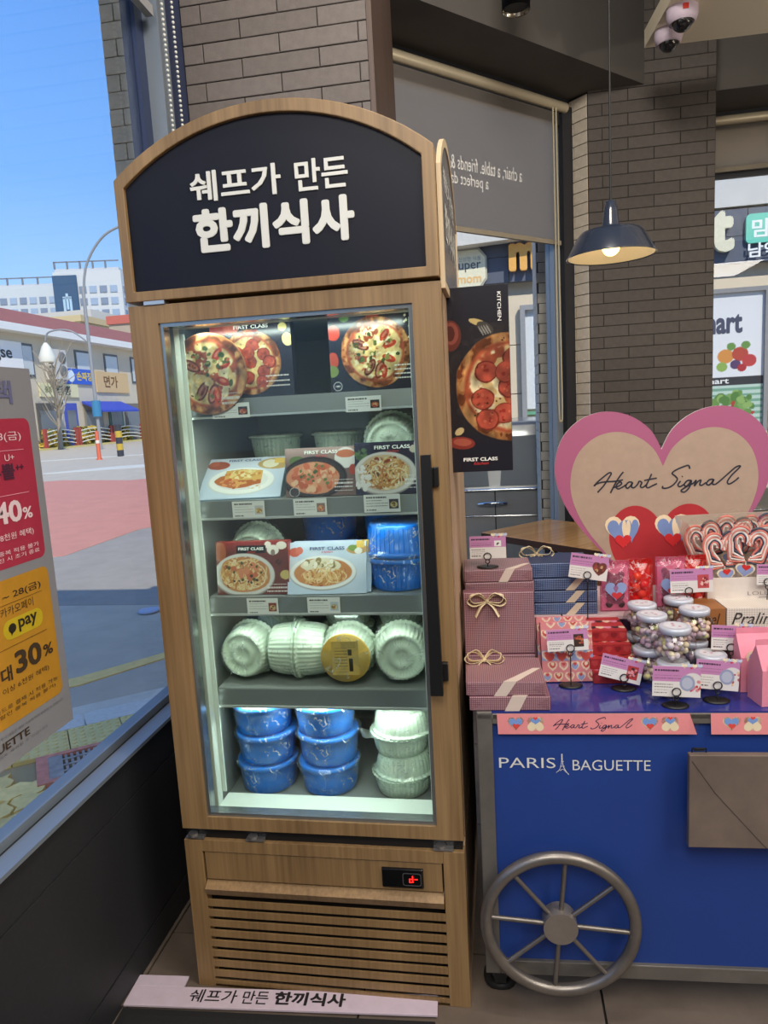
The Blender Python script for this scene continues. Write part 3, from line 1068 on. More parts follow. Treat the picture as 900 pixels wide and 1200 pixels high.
# shops across the street
shop = thing('shop_building', 'two storey row of shops with brown tiled eaves across the street', 'building', (-36, 60, -.12))
def sb(x0, x1, y0, y1, z0, z1):
    return MB().box(x0 + 36, x1 + 36, y0 - 60, y1 - 60, z0 + .12, z1 + .12)
cream = mat('shop_render', (206, 194, 172), .85, vary=.06, vscale=.6)
sb(-46, -36, 30, 88, -.12, 9.0).build('wall', cream, shop)
rf = MB()
rf.prism([(1.0, -30, 9.1), (-3.5, -30, 11.6), (-9, -30, 11.6), (-10, -30, 9.1)], (0, 58, 0))
rf.build('roof', mat('roof_tile', (150, 92, 82), .85, vary=.15, vscale=3), shop)
sb(-36.0, -34.9, 30, 88, 8.85, 9.4).build('gutter', C(232, 230, 224), shop)
for y0, y1 in ((44.6, 45.8), (49.5, 51), (56.6, 59), (61.2, 63.6), (66, 68.5)):
    w_ = sb(-36, -35.94, y0, y1, 5.6, 8.2).build('window', C(92, 96, 100), shop)
    link('pane', sb(-35.94, -35.9, y0 + .2, y1 - .2, 5.8, 8.0).mesh('pane', C(196, 200, 200, rough=.2)), w_)
for y0, y1, c in ((47, 49.4, (128, 120, 110)), (50.6, 53.2, (96, 92, 88)), (54.2, 56, (70, 84, 176)), (57, 60, (150, 142, 128)), (61, 63.5, (66, 110, 96)), (64, 68, (120, 112, 100))):
    f_ = sb(-36, -35.92, y0, y1, 0, 3.6).build('shop_front', C(*c), shop)
    link('pane', sb(-35.92, -35.88, y0 + .3, y1 - .3, .6, 3.0).mesh('pane', C(112, 116, 120, rough=.2)), f_)
aw = MB().prism([(.1, -3.2, 3.9), (2.0, -3.2, 3.0), (2.0, -3.2, 2.85), (.1, -3.2, 3.7)], (0, 6.5, 0)).build('awning', C(52, 74, 176), shop)
def sign(label, y0, y1, z0, z1, c, words, tc, kind='shop_sign'):
    t = thing(kind, label, 'sign', (-35.85, (y0 + y1) / 2, (z0 + z1) / 2))
    L, Hh = y1 - y0, z1 - z0
    MB().box(-.13, 0, -L / 2, L / 2, -Hh / 2, Hh / 2).build('board', C(*c), t)
    P = plane((.012, 0, 0), (0, 1, 0), (0, 0, 1))
    for wds, x, y, w_, h_, cc in words:
        q = MB()
        text(q, wds, x, y, w=w_, h=h_, bold=.02, M=P)
        q.build('lettering', C(*cc), t)
    return t
sign('white hanging sign with red square and the letters igse', 44.0, 49.6, 5.3, 8.2, (236, 234, 230), [('igse', -.6, -.1, 2.2, 1.1, (60, 60, 66))], None)
t = [o for o in col.objects if o.get('label', '').startswith('white hanging')][0]
MB().box(.0, .02, -2.2, -1.0, -.05, 1.15).build('red_square', C(214, 70, 56), t)
sign('blue sign with yellow lettering over the awning', 54.7, 59.0, 5.25, 6.55, (50, 96, 200), [('손짜장', -.5, -.35, 2.4, .75, (240, 206, 60))], None)
MB().lathe([(.5, 0), (.5, .03)], 16, M=plane((.0, -1.3, 0), (0, 1, 0), (0, 0, 1))).build('plate_emblem', C(220, 232, 240), [o for o in col.objects if o.get('label', '').startswith('blue sign')][0])
sign('cream sign with dark hand lettering beside the blue sign', 51.2, 56.4, 4.1, 5.2, (222, 214, 170), [('짬뽕', -.5, -.40, 2.0, .8, (60, 56, 40)), ('중화', -2.0, -.2, .9, .5, (110, 120, 60))], None)
sign('tan sign with brown lettering at the end of the row', 59.4, 65, 4.6, 6.5, (214, 180, 130), [('면가', -1.6, -.5, 2.4, 1.1, (120, 80, 40))], None)
rs = thing('round_sign', 'small round blue and white sign hanging by a shop door', 'sign', (-34.9, 52.2, 3.4))
MB().lathe([(.75, 0), (.75, .1)], 20, M=plane((0, 0, 0), (1, -.6, 0), (0, 0, 1))).build('disc', C(214, 226, 230), rs)
MB().box(-.65, .65, -.25, .25, .1, .12, M=plane((0, 0, 0), (1, -.6, 0), (0, 0, 1))).build('band', C(70, 130, 140), rs)
ac = thing('air_conditioner', 'tall pale air conditioner unit with two fans on the shop wall', 'air conditioner', (-35.55, 53.2, 5.5))
MB().box(-.4, .4, -.9, .9, 0, 2.4).build('case', C(206, 200, 190), ac)
for z in (.65, 1.75):
    MB().lathe([(.48, 0), (.48, .05), (.2, .06)], 16, M=plane((.4, .3, z), (0, 1, 0), (0, 0, 1))).build('fan', C(120, 116, 110), ac)
for i in range(6):
    MB().box(.0, .41, -.95, -.9, .2 + i * .35, .38 + i * .35).build('vent', C(110, 108, 104), ac)
# street lamps, bare tree
steel = C(150, 150, 150)
sl = thing('street_lamp', 'tall grey street lamp with a curved arm in front of the shops', 'street lamp', (-27.4, 45, -.12))
MB().tube([(0, 0, 0), (0, 0, 11)], .12, 8).build('pole', steel, sl)
MB().tube(spline([(0, 0, 10.5), (.5, 0, 12.5), (2, 0, 14.2), (4.2, 0, 14.9)], 6), .08, 6).build('arm', steel, sl)
MB().tube(spline([(0, 0, 7.3), (-1.2, -.2, 8.2), (-2.6, -.4, 8.2), (-3.0, -.4, 7.6)], 6), .06, 6).build('side_arm', steel, sl)
MB().lathe([(.5, 0), (.55, .3), (.3, 1.0), (.1, 1.3)], 12, M=Matrix.Translation((-3.0, -.4, 6.2))).build('lamp_shade', C(226, 222, 206), sl)
MB().lathe([(.3, 0), (.3, 1.1)], 10, M=Matrix.Translation((0, 0, 2.3))).build('blue_band', C(60, 130, 170), sl)
tr = thing('bare_tree', 'leafless pale tree in front of the shop row', 'tree', (-33.6, 49.6, -.12))
rr = random.Random(5)
b = MB()
b.tube([(0, 0, 0), (.1, .1, 3), (0, .2, 6)], .16, 6, rs=[.2, .14, .08])
b.build('trunk', C(150, 138, 122), tr)
b = MB()
for i in range(46):
    z = rr.uniform(1.6, 6)
    a = rr.uniform(0, 2 * PI)
    l = rr.uniform(.8, 2.0)
    e = (math.cos(a) * l, .2 + math.sin(a) * l, z + rr.uniform(1.2, 3.2))
    b.tube([(.05, .1, z), (e[0] * .5, e[1] * .5, (z + e[2]) / 2 - .1), e], .03, 4, rs=[.05, .035, .012])
b.build('branches', C(160, 148, 130), tr)
# apartment towers and houses behind
def tower(label, x, y, w, d, z1, cw, panel=None, seed=0):
    t = thing('apartment_tower', label, 'building', (x, y, -.12), (0, 0, .25))
    MB().box(0, w, 0, d, 0, z1).build('wall', C(*cw), t)
    b = MB()
    n = int((z1 - 4) / 3)
    for fl_ in range(n):
        for s in range(int(w / 2.6)):
            b.box(1 + s * 2.6, 2.8 + s * 2.6, -.2, 0, 3 + fl_ * 3, 4.7 + fl_ * 3, s % 2)
        for s in range(int(d / 3)):
            b.box(w, w + .2, 1 + s * 3, 2.9 + s * 3, 3 + fl_ * 3, 4.6 + fl_ * 3)
    o = b.build('windows', [C(128, 140, 156), C(156, 172, 190)], t)
    o['kind'] = 'stuff'
    MB().box(.5, w - .5, .5, d - .5, z1, z1 + .8).build('parapet', C(196, 196, 196), t)
    for i in range(5):
        MB().box(.3 + i * (w - 1) / 5, .7 + i * (w - 1) / 5, .3, .7, z1 + .8, z1 + 2.6).build('roof_post', C(120, 120, 126), t)
    MB().box(.3, w - .3, .3, .5, z1 + 2.3, z1 + 2.6).build('roof_rail', C(120, 120, 126), t)
    return t
t1 = tower('pale apartment tower with a dark blue end panel and roof frame', -111.5, 170, 17, 14, 41.5, (206, 206, 202))
MB().box(-.1, 5.9, -.5, 0, 0, 40.5).build('blue_panel', C(54, 84, 112), t1)
q = MB()
text(q, 'DAELIM', 1.0, 29, w=4, h=1.0, M=plane((0, -.53, 0), (1, 0, 0), (0, 0, 1)))
MB_ = MB().box(2.0, 2.6, -.56, -.5, 31, 35).box(2.0, 4.2, -.56, -.5, 34.6, 35.2).box(3.6, 4.2, -.56, -.5, 31, 35).box(2.0, 4.2, -.56, -.5, 31, 31.6).box(2.8, 3.4, -.56, -.5, 32, 36)
MB_.build('emblem', C(176, 200, 214), t1)
tower('pale apartment block at the left of the skyline, cut by the frame', -139, 176, 21, 14, 40.5, (200, 202, 200))
hs = thing('flat_roof_house', 'cream flat roofed house behind the tiled shop roof', 'building', (-62, 84, -.12))
MB().box(0, 10, 0, 9, 0, 15.0).build('wall', C(222, 204, 164), hs)
MB().box(-.3, 10.3, -.3, 9.3, 15.0, 15.8).build('parapet', C(214, 190, 140), hs)
for i in range(2):
    MB().box(2 + i * 4, 4 + i * 4, -.1, 0, 11.6, 13.4).build('window', C(120, 120, 120), hs)
hs2 = thing('low_house', 'pale grey terraced block with balconies at the left edge of the skyline', 'building', (-90, 110, -.12))
MB().box(0, 24, 0, 9, 0, 21).build('wall', C(206, 198, 184), hs2)
for i in range(3):
    MB().box(1, 23, -.6, 0, 11 + i * 3.2, 12.4 + i * 3.2).build('balcony', C(180, 174, 164), hs2)
hs3 = thing('red_roof_house', 'tan house with a red railing on its roof beyond the shops', 'building', (-47, 82, -.12))
MB().box(0, 14, 0, 8, 0, 14).build('wall', C(190, 172, 146), hs3)
MB().box(-.2, 14, -.2, 8, 14, 15).build('parapet', C(206, 110, 90), hs3)

# ------------------------------------------------------------------ across the side street: the mart
S(MB().box(-2.6, 30, 6.9, 9.0, -.12, -.02).build('ground_far_walk', C(176, 168, 156)))
mart = thing('mart_building', 'beige tiled mart front with a dark slate fascia across the side street', 'building', (1, 9, -.1))
martm = mat('mart_tile', (222, 204, 176), .8, vary=.05, vscale=2)
M0 = Matrix.Translation((-1, -9, .1))
MB().box(-2.6, 14, 9.1, 14, -.1, 7, M=M0).build('wall', C(206, 196, 180), mart)
k = 0
tl = MB().box(.004, .794, -.04, .04, .004, .594).mesh('panel', martm)
for i in range(12):
    for j in range(5):
        link('panel', tl, mart, Matrix.Translation((-3.4 + i * .8, .04, .1 + j * .6 - .2)))
slate = mat('slate_fascia', (92, 98, 112), .7, vary=.10, vscale=3)
sl_ = MB().box(.004, .894, -.1, .0, .003, .297).mesh('slate_panel', slate)
for i in range(13):
    for j in range(2):
        link('slate_panel', sl_, mart, Matrix.Translation((-3.5 + i * .9, .0, 3.04 + j * .3)))
pl = MB().box(.004, 1.19, -.12, .0, .003, .6).mesh('concrete_panel', mat('pale_concrete', (206, 202, 194), .85, vary=.06, vscale=3))
for i in range(10):
    link('concrete_panel', pl, mart, Matrix.Translation((-3.5 + i * 1.2, .0, 3.66)))
MB().prism([(-3, -.35, 3.9), (-.9, -.35, 3.9), (-.45, -.35, 3.50), (-1.45, -.35, 3.46), (-3, -.35, 3.12)], (0, .2, 0)).build('sloping_ledge', C(214, 208, 196), mart)
# window with white frame, green band
wn_ = MB().frame([(-.68, -.03, 1.0), (-.30, -.03, 1.0), (-.30, -.03, 2.76), (-.68, -.03, 2.76)], [(-.62, -.03, 1.06), (-.34, -.03, 1.06), (-.34, -.03, 2.70), (-.62, -.03, 2.70)], (0, -.06, 0)).build('window', C(150, 150, 150), mart)
link('pane', MB().box(-.62, -.34, -.03, -.01, 1.5, 2.7).mesh('pane', C(222, 226, 228, rough=.3)), wn_)
for i in range(6):
    link('green_stripe', MB().box(-.62, -.34, -.035, -.01, 1.08 + i * .07, 1.12 + i * .07).mesh('green_stripe', C(110, 170, 140)), wn_)
def mart_sign(name, label, x, z):
    return thing(name, label, 'sign', (x, 8.86, z))
ms = mart_sign('hexagon_sign', 'cream hexagonal sign with small lettering on the slate fascia', -.32, 3.12)
hx = [(-.33, -.24), (.17, -.24), (.26, -.12), (.26, .14), (.17, .25), (-.33, .25)]
MB().prism([(x, 0, z) for x, z in hx], (0, .06, 0)).build('board', C(178, 176, 160), ms)
MB().prism([(x * .92, -.012, z * .9) for x, z in hx], (0, .012, 0)).build('face', C(236, 228, 196), ms)
q = MB(); text(q, 'super', -.14, -.03, w=.33, h=.11, bold=.01, M=FRONT(0, -.013, 0)); q.build('lettering', C(100, 100, 104), ms)
q = MB(); text(q, 'mom', -.10, -.16, w=.29, h=.075, bold=.02, M=FRONT(0, -.013, 0)); q.build('lettering', C(240, 190, 120), ms)
q = MB(); text(q, '신선한 식품', -.08, .10, w=.27, h=.05, M=FRONT(0, -.013, 0)); q.build('lettering', C(150, 150, 150), ms)
def letter(name, label, ch_, x, z, w, h, c):
    t = mart_sign(name, label, x, z)
    q = MB()
    for d in (0, .02, .04, .06):
        text(q, ch_, 0, 0, w=w, h=h, bold=.05, M=FRONT(0, 0, 0), d=d)
    q.build('letter_face', C(*c), t)
    return t
letter('sign_letter', 'orange rounded letter m mounted on the slate fascia', 'm', .2, 3.05, .345, .32, (240, 178, 90))
letter('sign_letter', 'cream letter t mounted on the slate fascia beside the column', 't', 2.46, 3.06, .27, .46, (226, 220, 190))
gsq = mart_sign('green_square_sign', 'mint green rounded square sign with one white syllable', 3.03, 3.30)
MB().prism([(p[0], 0, p[1]) for p in rrect(-.16, .16, -.16, .16, .05)], (0, .08, 0)).build('board', C(110, 206, 180), gsq)
q = MB(); text(q, '맘', -.1, -.1, w=.2, h=.2, bold=.02, M=FRONT(0, -.002, 0)); q.build('lettering', C(240, 246, 240), gsq)
nt_ = mart_sign('fascia_lettering', 'white Korean lettering on the fascia under the mint square', 2.89, 2.98)
q = MB(); text(q, '남악점', 0, 0, w=.50, h=.16, bold=.02, M=FRONT(0, 0, 0), d=.01); q.build('lettering', C(240, 240, 236), nt_)
bs = mart_sign('blue_sign', 'blue sign with round white letters above the sloping ledge', -.62, 3.60)
MB().box(-.4, .55, -.06, 0, -.2, .3, M=Matrix.Translation((0, -.1, 0))).build('board', C(88, 120, 190), bs)
q = MB(); text(q, 'oco', -.1, .0, w=.52, h=.12, bold=.03, M=FRONT(0, -.162, 0)); q.build('lettering', C(236, 240, 246), bs)
# poster window
po = thing('window_poster', 'framed mart poster of fruit and green vegetables beside the column', 'poster', (2.84, 8.9, 1.0))
MB().frame([(-.55, 0, 0), (.30, 0, 0), (.30, 0, 1.66), (-.55, 0, 1.66)], [(-.5, 0, .05), (.255, 0, .05), (.255, 0, 1.61), (-.5, 0, 1.61)], (0, -.05, 0)).build('frame', C(140, 138, 136), po)
P = Paint(.755, 1.56, (240, 240, 240), .008, 3)
P.rect(0, .755, 0, .50, (196, 222, 206))
for i in range(7):
    P.rect(0, .755, .02 + i * .07, .05 + i * .07, (120, 176, 146))
P.rect(0, .755, .50, .60, (52, 54, 60))
P.spots(.42, .22, .26, .2, 60, .05, [(110, 160, 70), (86, 140, 60), (150, 190, 96), (130, 176, 90)], el=1)
P.spots(.42, .2, .24, .12, 8, .025, [(196, 60, 50)])
for x, y, r_, c in ((.34, .84, .09, (236, 150, 60)), (.50, .86, .09, (206, 70, 50)), (.60, .78, .08, (214, 60, 60)), (.30, .72, .06, (150, 190, 80)), (.45, .74, .06, (90, 60, 110)), (.52, .70, .05, (196, 40, 50)), (.40, .95, .05, (110, 160, 70)), (.56, .96, .05, (110, 160, 70))):
    P.ell(x, y, r_, r_ * .9, c)
P.rect(.10, .20, .62, 1.02, (70, 120, 200))
P.build('print', po, FRONT(-.5, -.012, .05), PRINT)
q = MB(); text(q, 'mart', -.45, 1.10, w=.47, h=.22, bold=.035, M=FRONT(0, -.014, .05)); q.build('lettering', C(66, 70, 92), po)
q = MB(); text(q, 'mart', -.38, .525, w=.26, h=.055, bold=.02, M=FRONT(0, -.014, .05)); q.build('lettering', C(230, 230, 226), po)

# parked car
carm = mat('car_paint', (158, 154, 148), .3, .1, coat=.6)
cg = mat('car_glass', (84, 92, 98), .38, 0, spec=.4)
chrome = mat('chrome', (216, 216, 214), .12, 1.)
car = thing('parked_car', 'dark grey parked car close outside the corner window', 'car', (.55, 5.95, -.12))
def side(pts, y, sgn):  # body shell lofted across the width
    return pts
low = [(-2.3, .35), (-2.32, .62), (-2.2, .88), (-1.6, .98), (0, 1.0), (.9, .98), (2.0, .84), (2.28, .66), (2.3, .35)]
b = MB()
secs = [(-.90, .0), (-.86, 0)]
outer = low + [(1.95, .28), (1.85, .52), (1.6, .66), (1.32, .66), (1.08, .52), (.98, .28), (-.95, .28), (-1.05, .52), (-1.3, .66), (-1.58, .66), (-1.82, .52), (-1.92, .28)]
b.prism([(x, -.86, z) for x, z in outer], (0, 1.72, 0))
b.build('body', carm, car, bevel=.06, seg=3)
cab = MB()
ro = [(-1.9, .96), (-1.35, 1.40), (-.9, 1.47), (.1, 1.47), (.5, 1.40), (1.25, .96)]
vs = [(x, -.84 + (z - .96) * .28, z) for x, z in ro] + [(x, .84 - (z - .96) * .28, z) for x, z in ro]
n_ = len(ro)
fs = [tuple(range(n_))[::-1], tuple(range(n_, 2 * n_))] + [(i, i + 1, n_ + i + 1, n_ + i) for i in range(n_ - 1)]
cab.add(vs, fs).build('cabin', carm, car, bevel=.03)
for x0, x1 in ((-1.30, -.62), (-.54, .20), (.28, .92)):
    zt0, zt1 = (1.36, 1.38) if x0 < .2 else (1.38, 1.16)
    xa = x0 + (.18 if x0 < -1 else .03)
    pts = [(x0, 1.01), (x1, 1.01), (x1 - .03 if x0 < .2 else x1 - .22, zt1), (xa, zt0)]
    MB().prism([(x, -.845 + (z - .96) * .28 - .004, z) for x, z in pts], (0, .02, 0)).build('side_window', cg, car)
MB().tube([(-1.5, -.862, .985), (1.1, -.862, .985)], .013, 6).build('belt_trim', chrome, car)
MB().tube([(-1.5, -.862, .80), (1.6, -.868, .78)], .006, 6).build('crease', chrome, car)
for x in (-1.05, -.62 + .02):
    h = MB().tube(spline([(x - .1, -.865, .885), (x - .05, -.89, .89), (x + .05, -.89, .89), (x + .1, -.865, .885)], 4), .014, 6)
    h.build('door_handle', chrome, car)
for x in (-.58, .24):
    MB().box(x - .004, x + .004, -.863, -.858, .36, .98).build('door_gap', C(20, 20, 22), car)
for x in (-1.44, 1.46):
    for y in (-.78, .78):
        w_ = MB().tube([(x + .23 * math.cos(a * PI / 12), y, .32 + .23 * math.sin(a * PI / 12)) for a in range(24)], .09, 8, closed=True).build('wheel', C(28, 28, 30), car)
        link('rim', MB().lathe([(.18, -.06), (.18, .06)], 16, M=Matrix.Translation((x, y, .32)) @ Euler((PI / 2, 0, 0)).to_matrix().to_4x4()).mesh('rim', C(150, 150, 154, rough=.3)), w_)
MB().ball((.75, -.98, 1.05), .11, 10, 7, sc=(.7, 1, .75)).build('wing_mirror', carm, car)
MB().box(2.2, 2.31, -.7, -.4, .6, .72).box(2.2, 2.31, .4, .7, .6, .72).build('headlamp', C(220, 226, 230, rough=.1), car)

# ================================================================== THE FRIDGE
FX0, FX1, FY = -.826, -.109, 1.532
fr_root = thing('display_fridge', 'tall upright glass door fridge in oak laminate with an arched dark header sign', 'fridge', ((FX0 + FX1) / 2, FY, 0))
FW = fr_root.matrix_world.inverted()
steel_in = mat('liner_steel', (140, 144, 142), .38, .1, vary=.04, vscale=4)
white_in = mat('liner_white', (206, 214, 206), .4)
rail_m = mat('shelf_rail', (112, 115, 114), .4, .3)
black_pl = mat('black_plastic', (20, 21, 23), .38)
navy_panel = mat('header_navy', (22, 24, 36), .45, spec=.2)
white_letter = mat('white_lettering', (222, 222, 214), .5)
oak_side = wood_mat('oak_side', (196, 170, 142), (168, 140, 112))
def fp(mb, name, m, parent=None, bevel=0.):
    return mb.build(name, m, parent or fr_root, FW if parent is None else None, bevel)

# cabinet shell
def rect3(x0, x1, z0, z1, y):
    return [(x0, y, z0), (x1, y, z0), (x1, y, z1), (x0, y, z1)]
b = MB().frame(rect3(FX0, FX1, .425, 1.752, 1.595), rect3(-.776, -.159, .444, 1.719, 1.595), (0, .605, 0))
b.box(FX0, FX1, 2.2, 2.22, .425, 1.752)
fp(b, 'cabinet', oak_side)
b = MB()
b.add([(-.767, 1.597, .453), (-.168, 1.597, .453), (-.168, 1.597, 1.710), (-.767, 1.597, 1.710), (-.767, 2.18, .453), (-.168, 2.18, .453), (-.168, 2.18, 1.710), (-.767, 2.18, 1.710)],
      [(4, 5, 6, 7)[::-1], (0, 3, 7, 4), (1, 5, 6, 2), (0, 4, 5, 1), (3, 2, 6, 7)])
fp(b, 'liner', steel_in)
fp(MB().frame(rect3(-.772, -.163, .448, 1.715, 1.596), rect3(-.752, -.183, .462, 1.700, 1.596), (0, .03, 0)), 'liner_edge', white_in)
fp(MB().frame(rect3(FX0 + .004, FX1 - .004, .455, 1.745, 1.572), rect3(-.775, -.160, .474, 1.716, 1.572), (0, .022, 0)), 'door_gasket', black_pl)

# door: four mitred rails, metal bead, glass, handle
ins = rect3(-.757, -.172, .486, 1.706, FY)
out = rect3(FX0, FX1, .452, 1.747, FY)
door = fp(MB().frame(rect3(-.7575, -.1715, .4855, 1.7065, FY + .006), rect3(-.748, -.181, .495, 1.697, FY + .006), (0, .03, 0)), 'door', mat('door_bead', (150, 156, 158), .25, .8))
for i in range(4):
    j = (i + 1) % 4
    g_ = .0004
    MB().prism([out[i], out[j], ins[j], ins[i]], (0, .038, 0)).build('rail', wood, door, bevel=.002)
MB().box(-.750, -.179, FY + .014, FY + .018, .493, 1.699).build('glass_pane', film('fridge_glass', (246, 252, 249), gloss=.55, rough=.0), door)
hd = MB()
hd.prism([(-.168, 1.496, .832), (-.139, 1.496, .832), (-.144, 1.496, 1.38), (-.166, 1.496, 1.38)], (0, .018, 0))
hd.box(-.166, -.142, 1.513, FY, .86, .90).box(-.166, -.142, 1.513, FY, 1.31, 1.35)
hd.box(-.142, -.128, 1.518, FY, .858, .902).box(-.142, -.130, 1.518, FY, 1.308, 1.352)
hd.build('handle', black_pl, door, bevel=.002)

# header: oak arch, navy panel, raised lettering
def arch(x0, x1, z0, zs, za, y, n=22):
    cx, hw, sg = (x0 + x1) / 2, (x1 - x0) / 2, za - zs
    R = (hw * hw + sg * sg) / (2 * sg)
    a = math.asin(hw / R)
    pts = [(x0, y, z0), (x1, y, z0)]
    for i in range(n + 1):
        t = a - 2 * a * i / n
        pts.append((cx + R * math.sin(t), y, za - R + R * math.cos(t)))
    return pts
ho = arch(-.828, -.111, 1.756, 2.020, 2.147, FY - .004)
hi = arch(-.806, -.138, 1.778, 2.002, 2.121, FY - .004)
header = fp(MB().frame(ho, hi, (0, .062, 0)), 'header_sign', wood, bevel=.002)
MB().prism([(p[0], p[1] + .010, p[2]) for p in hi], (0, .03, 0)).build('panel', navy_panel, header)
HM = FRONT(0, FY + .006, 0)
def raised(rows, name, parent, m, M, dd=.003, bold=.0):
    t = MB()
    for body, x, y, w, h, bo in rows:
        for d_ in (.0005, dd * .5, dd):
            text(t, body, x, y, w=w, h=h, bold=bo, M=M, d=d_)
    return t.build(name, m, parent)
raised([('쉐프가', -.652, 1.957, .208, .064, .018)], 'lettering', header, white_letter, HM)
raised([('만든', -.412, 1.957, .116, .064, .018)], 'lettering', header, white_letter, HM)
raised([('한끼식사', -.652, 1.848, .365, .094, .042)], 'lettering', header, white_letter, HM)
fp(MB().box(-.815, -.12, 1.60, 2.2, 1.753, 1.765), 'cabinet_top', black_pl)
fp(MB().box(-.785, -.735, FY - .004, FY + .02, 1.7475, 1.7555), 'top_hinge', C(200, 200, 200, rough=.3, metal=.8))
fp(MB().box(-.12, -.112, 1.56, 2.16, 1.756, 1.80), 'side_sign_bracket', black_pl)

# arched board on the right flank of the header
def arch_y(y0, y1, z0, zs, za, x):
    return [(x, p[0], p[2]) for p in arch(y0, y1, z0, zs, za, 0)]
so, si = arch_y(1.555, 2.165, 1.735, 1.99, 2.118, -.110), arch_y(1.572, 2.148, 1.752, 1.982, 2.100, -.110)
sside = fp(MB().frame(so, si, (.010, 0, 0)), 'side_sign', mat('side_sign_edge', (206, 184, 150), .5))
MB().prism([(p[0] + .001, p[1], p[2]) for p in si], (.006, 0, 0)).build('panel', mat('side_sign_face', (126, 124, 124), .22, .3), sside)
t = MB()
SM = plane((-.1025, 0, 0), (0, 1, 0), (0, 0, 1))
text(t, '쉐프가 만든', 1.66, 1.975, w=.38, h=.05, bold=.01, M=SM)
text(t, '한끼식사', 1.66, 1.86, w=.38, h=.085, bold=.03, M=SM)
t.build('lettering', white_letter, sside)

# plinth: oak panel with control strip and vent slats
base = fp(MB().box(FX0 + .013, FX1 - .013, FY + .05, 2.2, 0.004, .40), 'plinth', mat('plinth_inside', (30, 27, 24), .8))
MB().box(FX0, -.779, FY, FY + .03, 0, .421).build('stile', wood, base, bevel=.0015)
MB().box(-.161, FX1, FY, FY + .03, 0, .421).build('stile', wood, base, bevel=.0015)
MB().box(FX0, FX0 + .012, FY + .03, 2.2, 0, .421).build('side_panel', oak_side, base)
MB().box(FX1 - .012, FX1, FY + .03, 2.2, 0, .421).build('side_panel', oak_side, base)
MB().box(-.779, -.161, FY, FY + .03, .390, .421).build('top_rail', wood, base)
MB().box(-.775, -.165, FY + .004, FY + .03, .310, .386).build('control_panel', wood, base, bevel=.0015)
MB().prism([(-.777, FY - .010, .290), (-.777, FY + .012, .305), (-.777, FY + .03, .305), (-.777, FY + .03, .268), (-.777, FY, .268)], (.614, 0, 0)).build('drip_lip', wood, base)
sl_me = MB().box(-.309, .309, 0, .005, -.0090, .0090).mesh('slat', wood)
for i in range(9):
    z = .258 - i * .0292
    link('slat', sl_me, base, Matrix.Translation((-.470, FY + .001, z - .0148)))
MB().box(-.779, -.161, FY + .001, FY + .006, 0.0, .008).build('slat', wood, base)
fp(MB().box(FX0 + .004, FX1 - .004, FY + .012, 2.2, .4215, .4515), 'hinge_gap', black_pl)
for x in (-.80, -.64, -.165):
    fp(MB().lathe([(.012, 0), (.012, .008)], 12, M=Matrix.Translation((x, FY + .003, .431))).box(x - .018, x + .03, FY - .002, FY + .03, .4245, .4305), 'hinge', C(190, 190, 190, rough=.3, metal=.9))
ctl = fp(MB().cbox(-.314, -.211, FY - .003, FY + .006, .319, .371), 'control_display', mat('display_black', (12, 12, 13), .15), bevel=.002)
t = MB()
def seg7(mb, x, z, w, h, on, M):
    th = .0022
    S7 = {'a': (x, x + w, z + h - th, z + h), 'g': (x, x + w, z + h / 2 - th / 2, z + h / 2 + th / 2), 'd': (x, x + w, z, z + th),
          'f': (x, x + th, z + h / 2, z + h), 'e': (x, x + th, z, z + h / 2), 'b': (x + w - th, x + w, z + h / 2, z + h), 'c': (x + w - th, x + w, z, z + h / 2)}
    for s in on:
        q = S7[s]
        mb.add([(q[0], q[2], .0006), (q[1], q[2], .0006), (q[1], q[3], .0006), (q[0], q[3], .0006)], [(0, 1, 2, 3)], M=M)
DM = FRONT(0, FY - .003, 0)
seg7(t, -.246, .337, .010, .018, 'bcdeg', DM)
seg7(t, -.233, .337, .008, .018, 'g', DM)
t.build('red_digits', mat('red_led', (230, 30, 24), .4, emit=(255, 30, 24), es=4), ctl)
MB().frame([(p[0], FY - .0034, p[1]) for p in rrect(-.262, -.216, .328, .362, .006)], [(p[0], FY - .0034, p[1]) for p in rrect(-.260, -.218, .330, .360, .005)], (0, -.0006, 0)).build('button_outline', C(70, 70, 72), ctl)

# shelves with front price rails
SH = {1: 1.530, 2: 1.276, 3: 1.026, 4: .777}
for k, z in SH.items():
    s_ = fp(MB().box(-.752, -.180, 1.660, 2.15, z - .012, z), 'shelf', steel_in)
    MB().prism([(-.748, 1.646, z - .042), (-.748, 1.652, z + .0), (-.748, 1.660, z + .0), (-.748, 1.655, z - .042)], (.562, 0, 0)).build('price_rail', rail_m, s_)
    MB().box(-.748, -.186, 1.640, 1.648, z - .046, z - .041).build('rail_lip', C(186, 190, 188, rough=.3, metal=.4), s_)
fp(MB().box(-.752, -.180, 1.60, 1.665, .452, .475), 'floor_lip', white_in)
# LED strips: rows of small emitters behind the door jambs and under the shelves
led = mat('led_chip', (250, 255, 250), .4, emit=(238, 255, 246), es=5)
for x in (-.748, -.187):
    s_ = fp(MB().box(x - .006, x + .006, 1.628, 1.634, .50, 1.69), 'led_strip', white_in)
    b = MB()
    for i in range(58):
        b.box(x - .003, x + .003, 1.634, 1.637, .505 + i * .0203, .514 + i * .0203)
    b.build('led_chips', led, s_)
s_ = fp(MB().box(-.74, -.195, 1.605, 1.613, 1.700, 1.712), 'led_strip', white_in)
b = MB()
for i in range(27):
    b.box(-.735 + i * .02, -.726 + i * .02, 1.613, 1.616, 1.702, 1.708)
b.build('led_chips', led, s_)
cool = (.90, 1, .94)
for x, lx in ((-.758, .6), (-.177, -.6)):
    light('fridge_led', 'AREA', (x, 1.622, 1.10), 1.5, cool, .012, 1.15, look=(lx, 1, 0))
    lo_ = [o for o in col.objects if o.name.startswith('fridge_led')][-1]
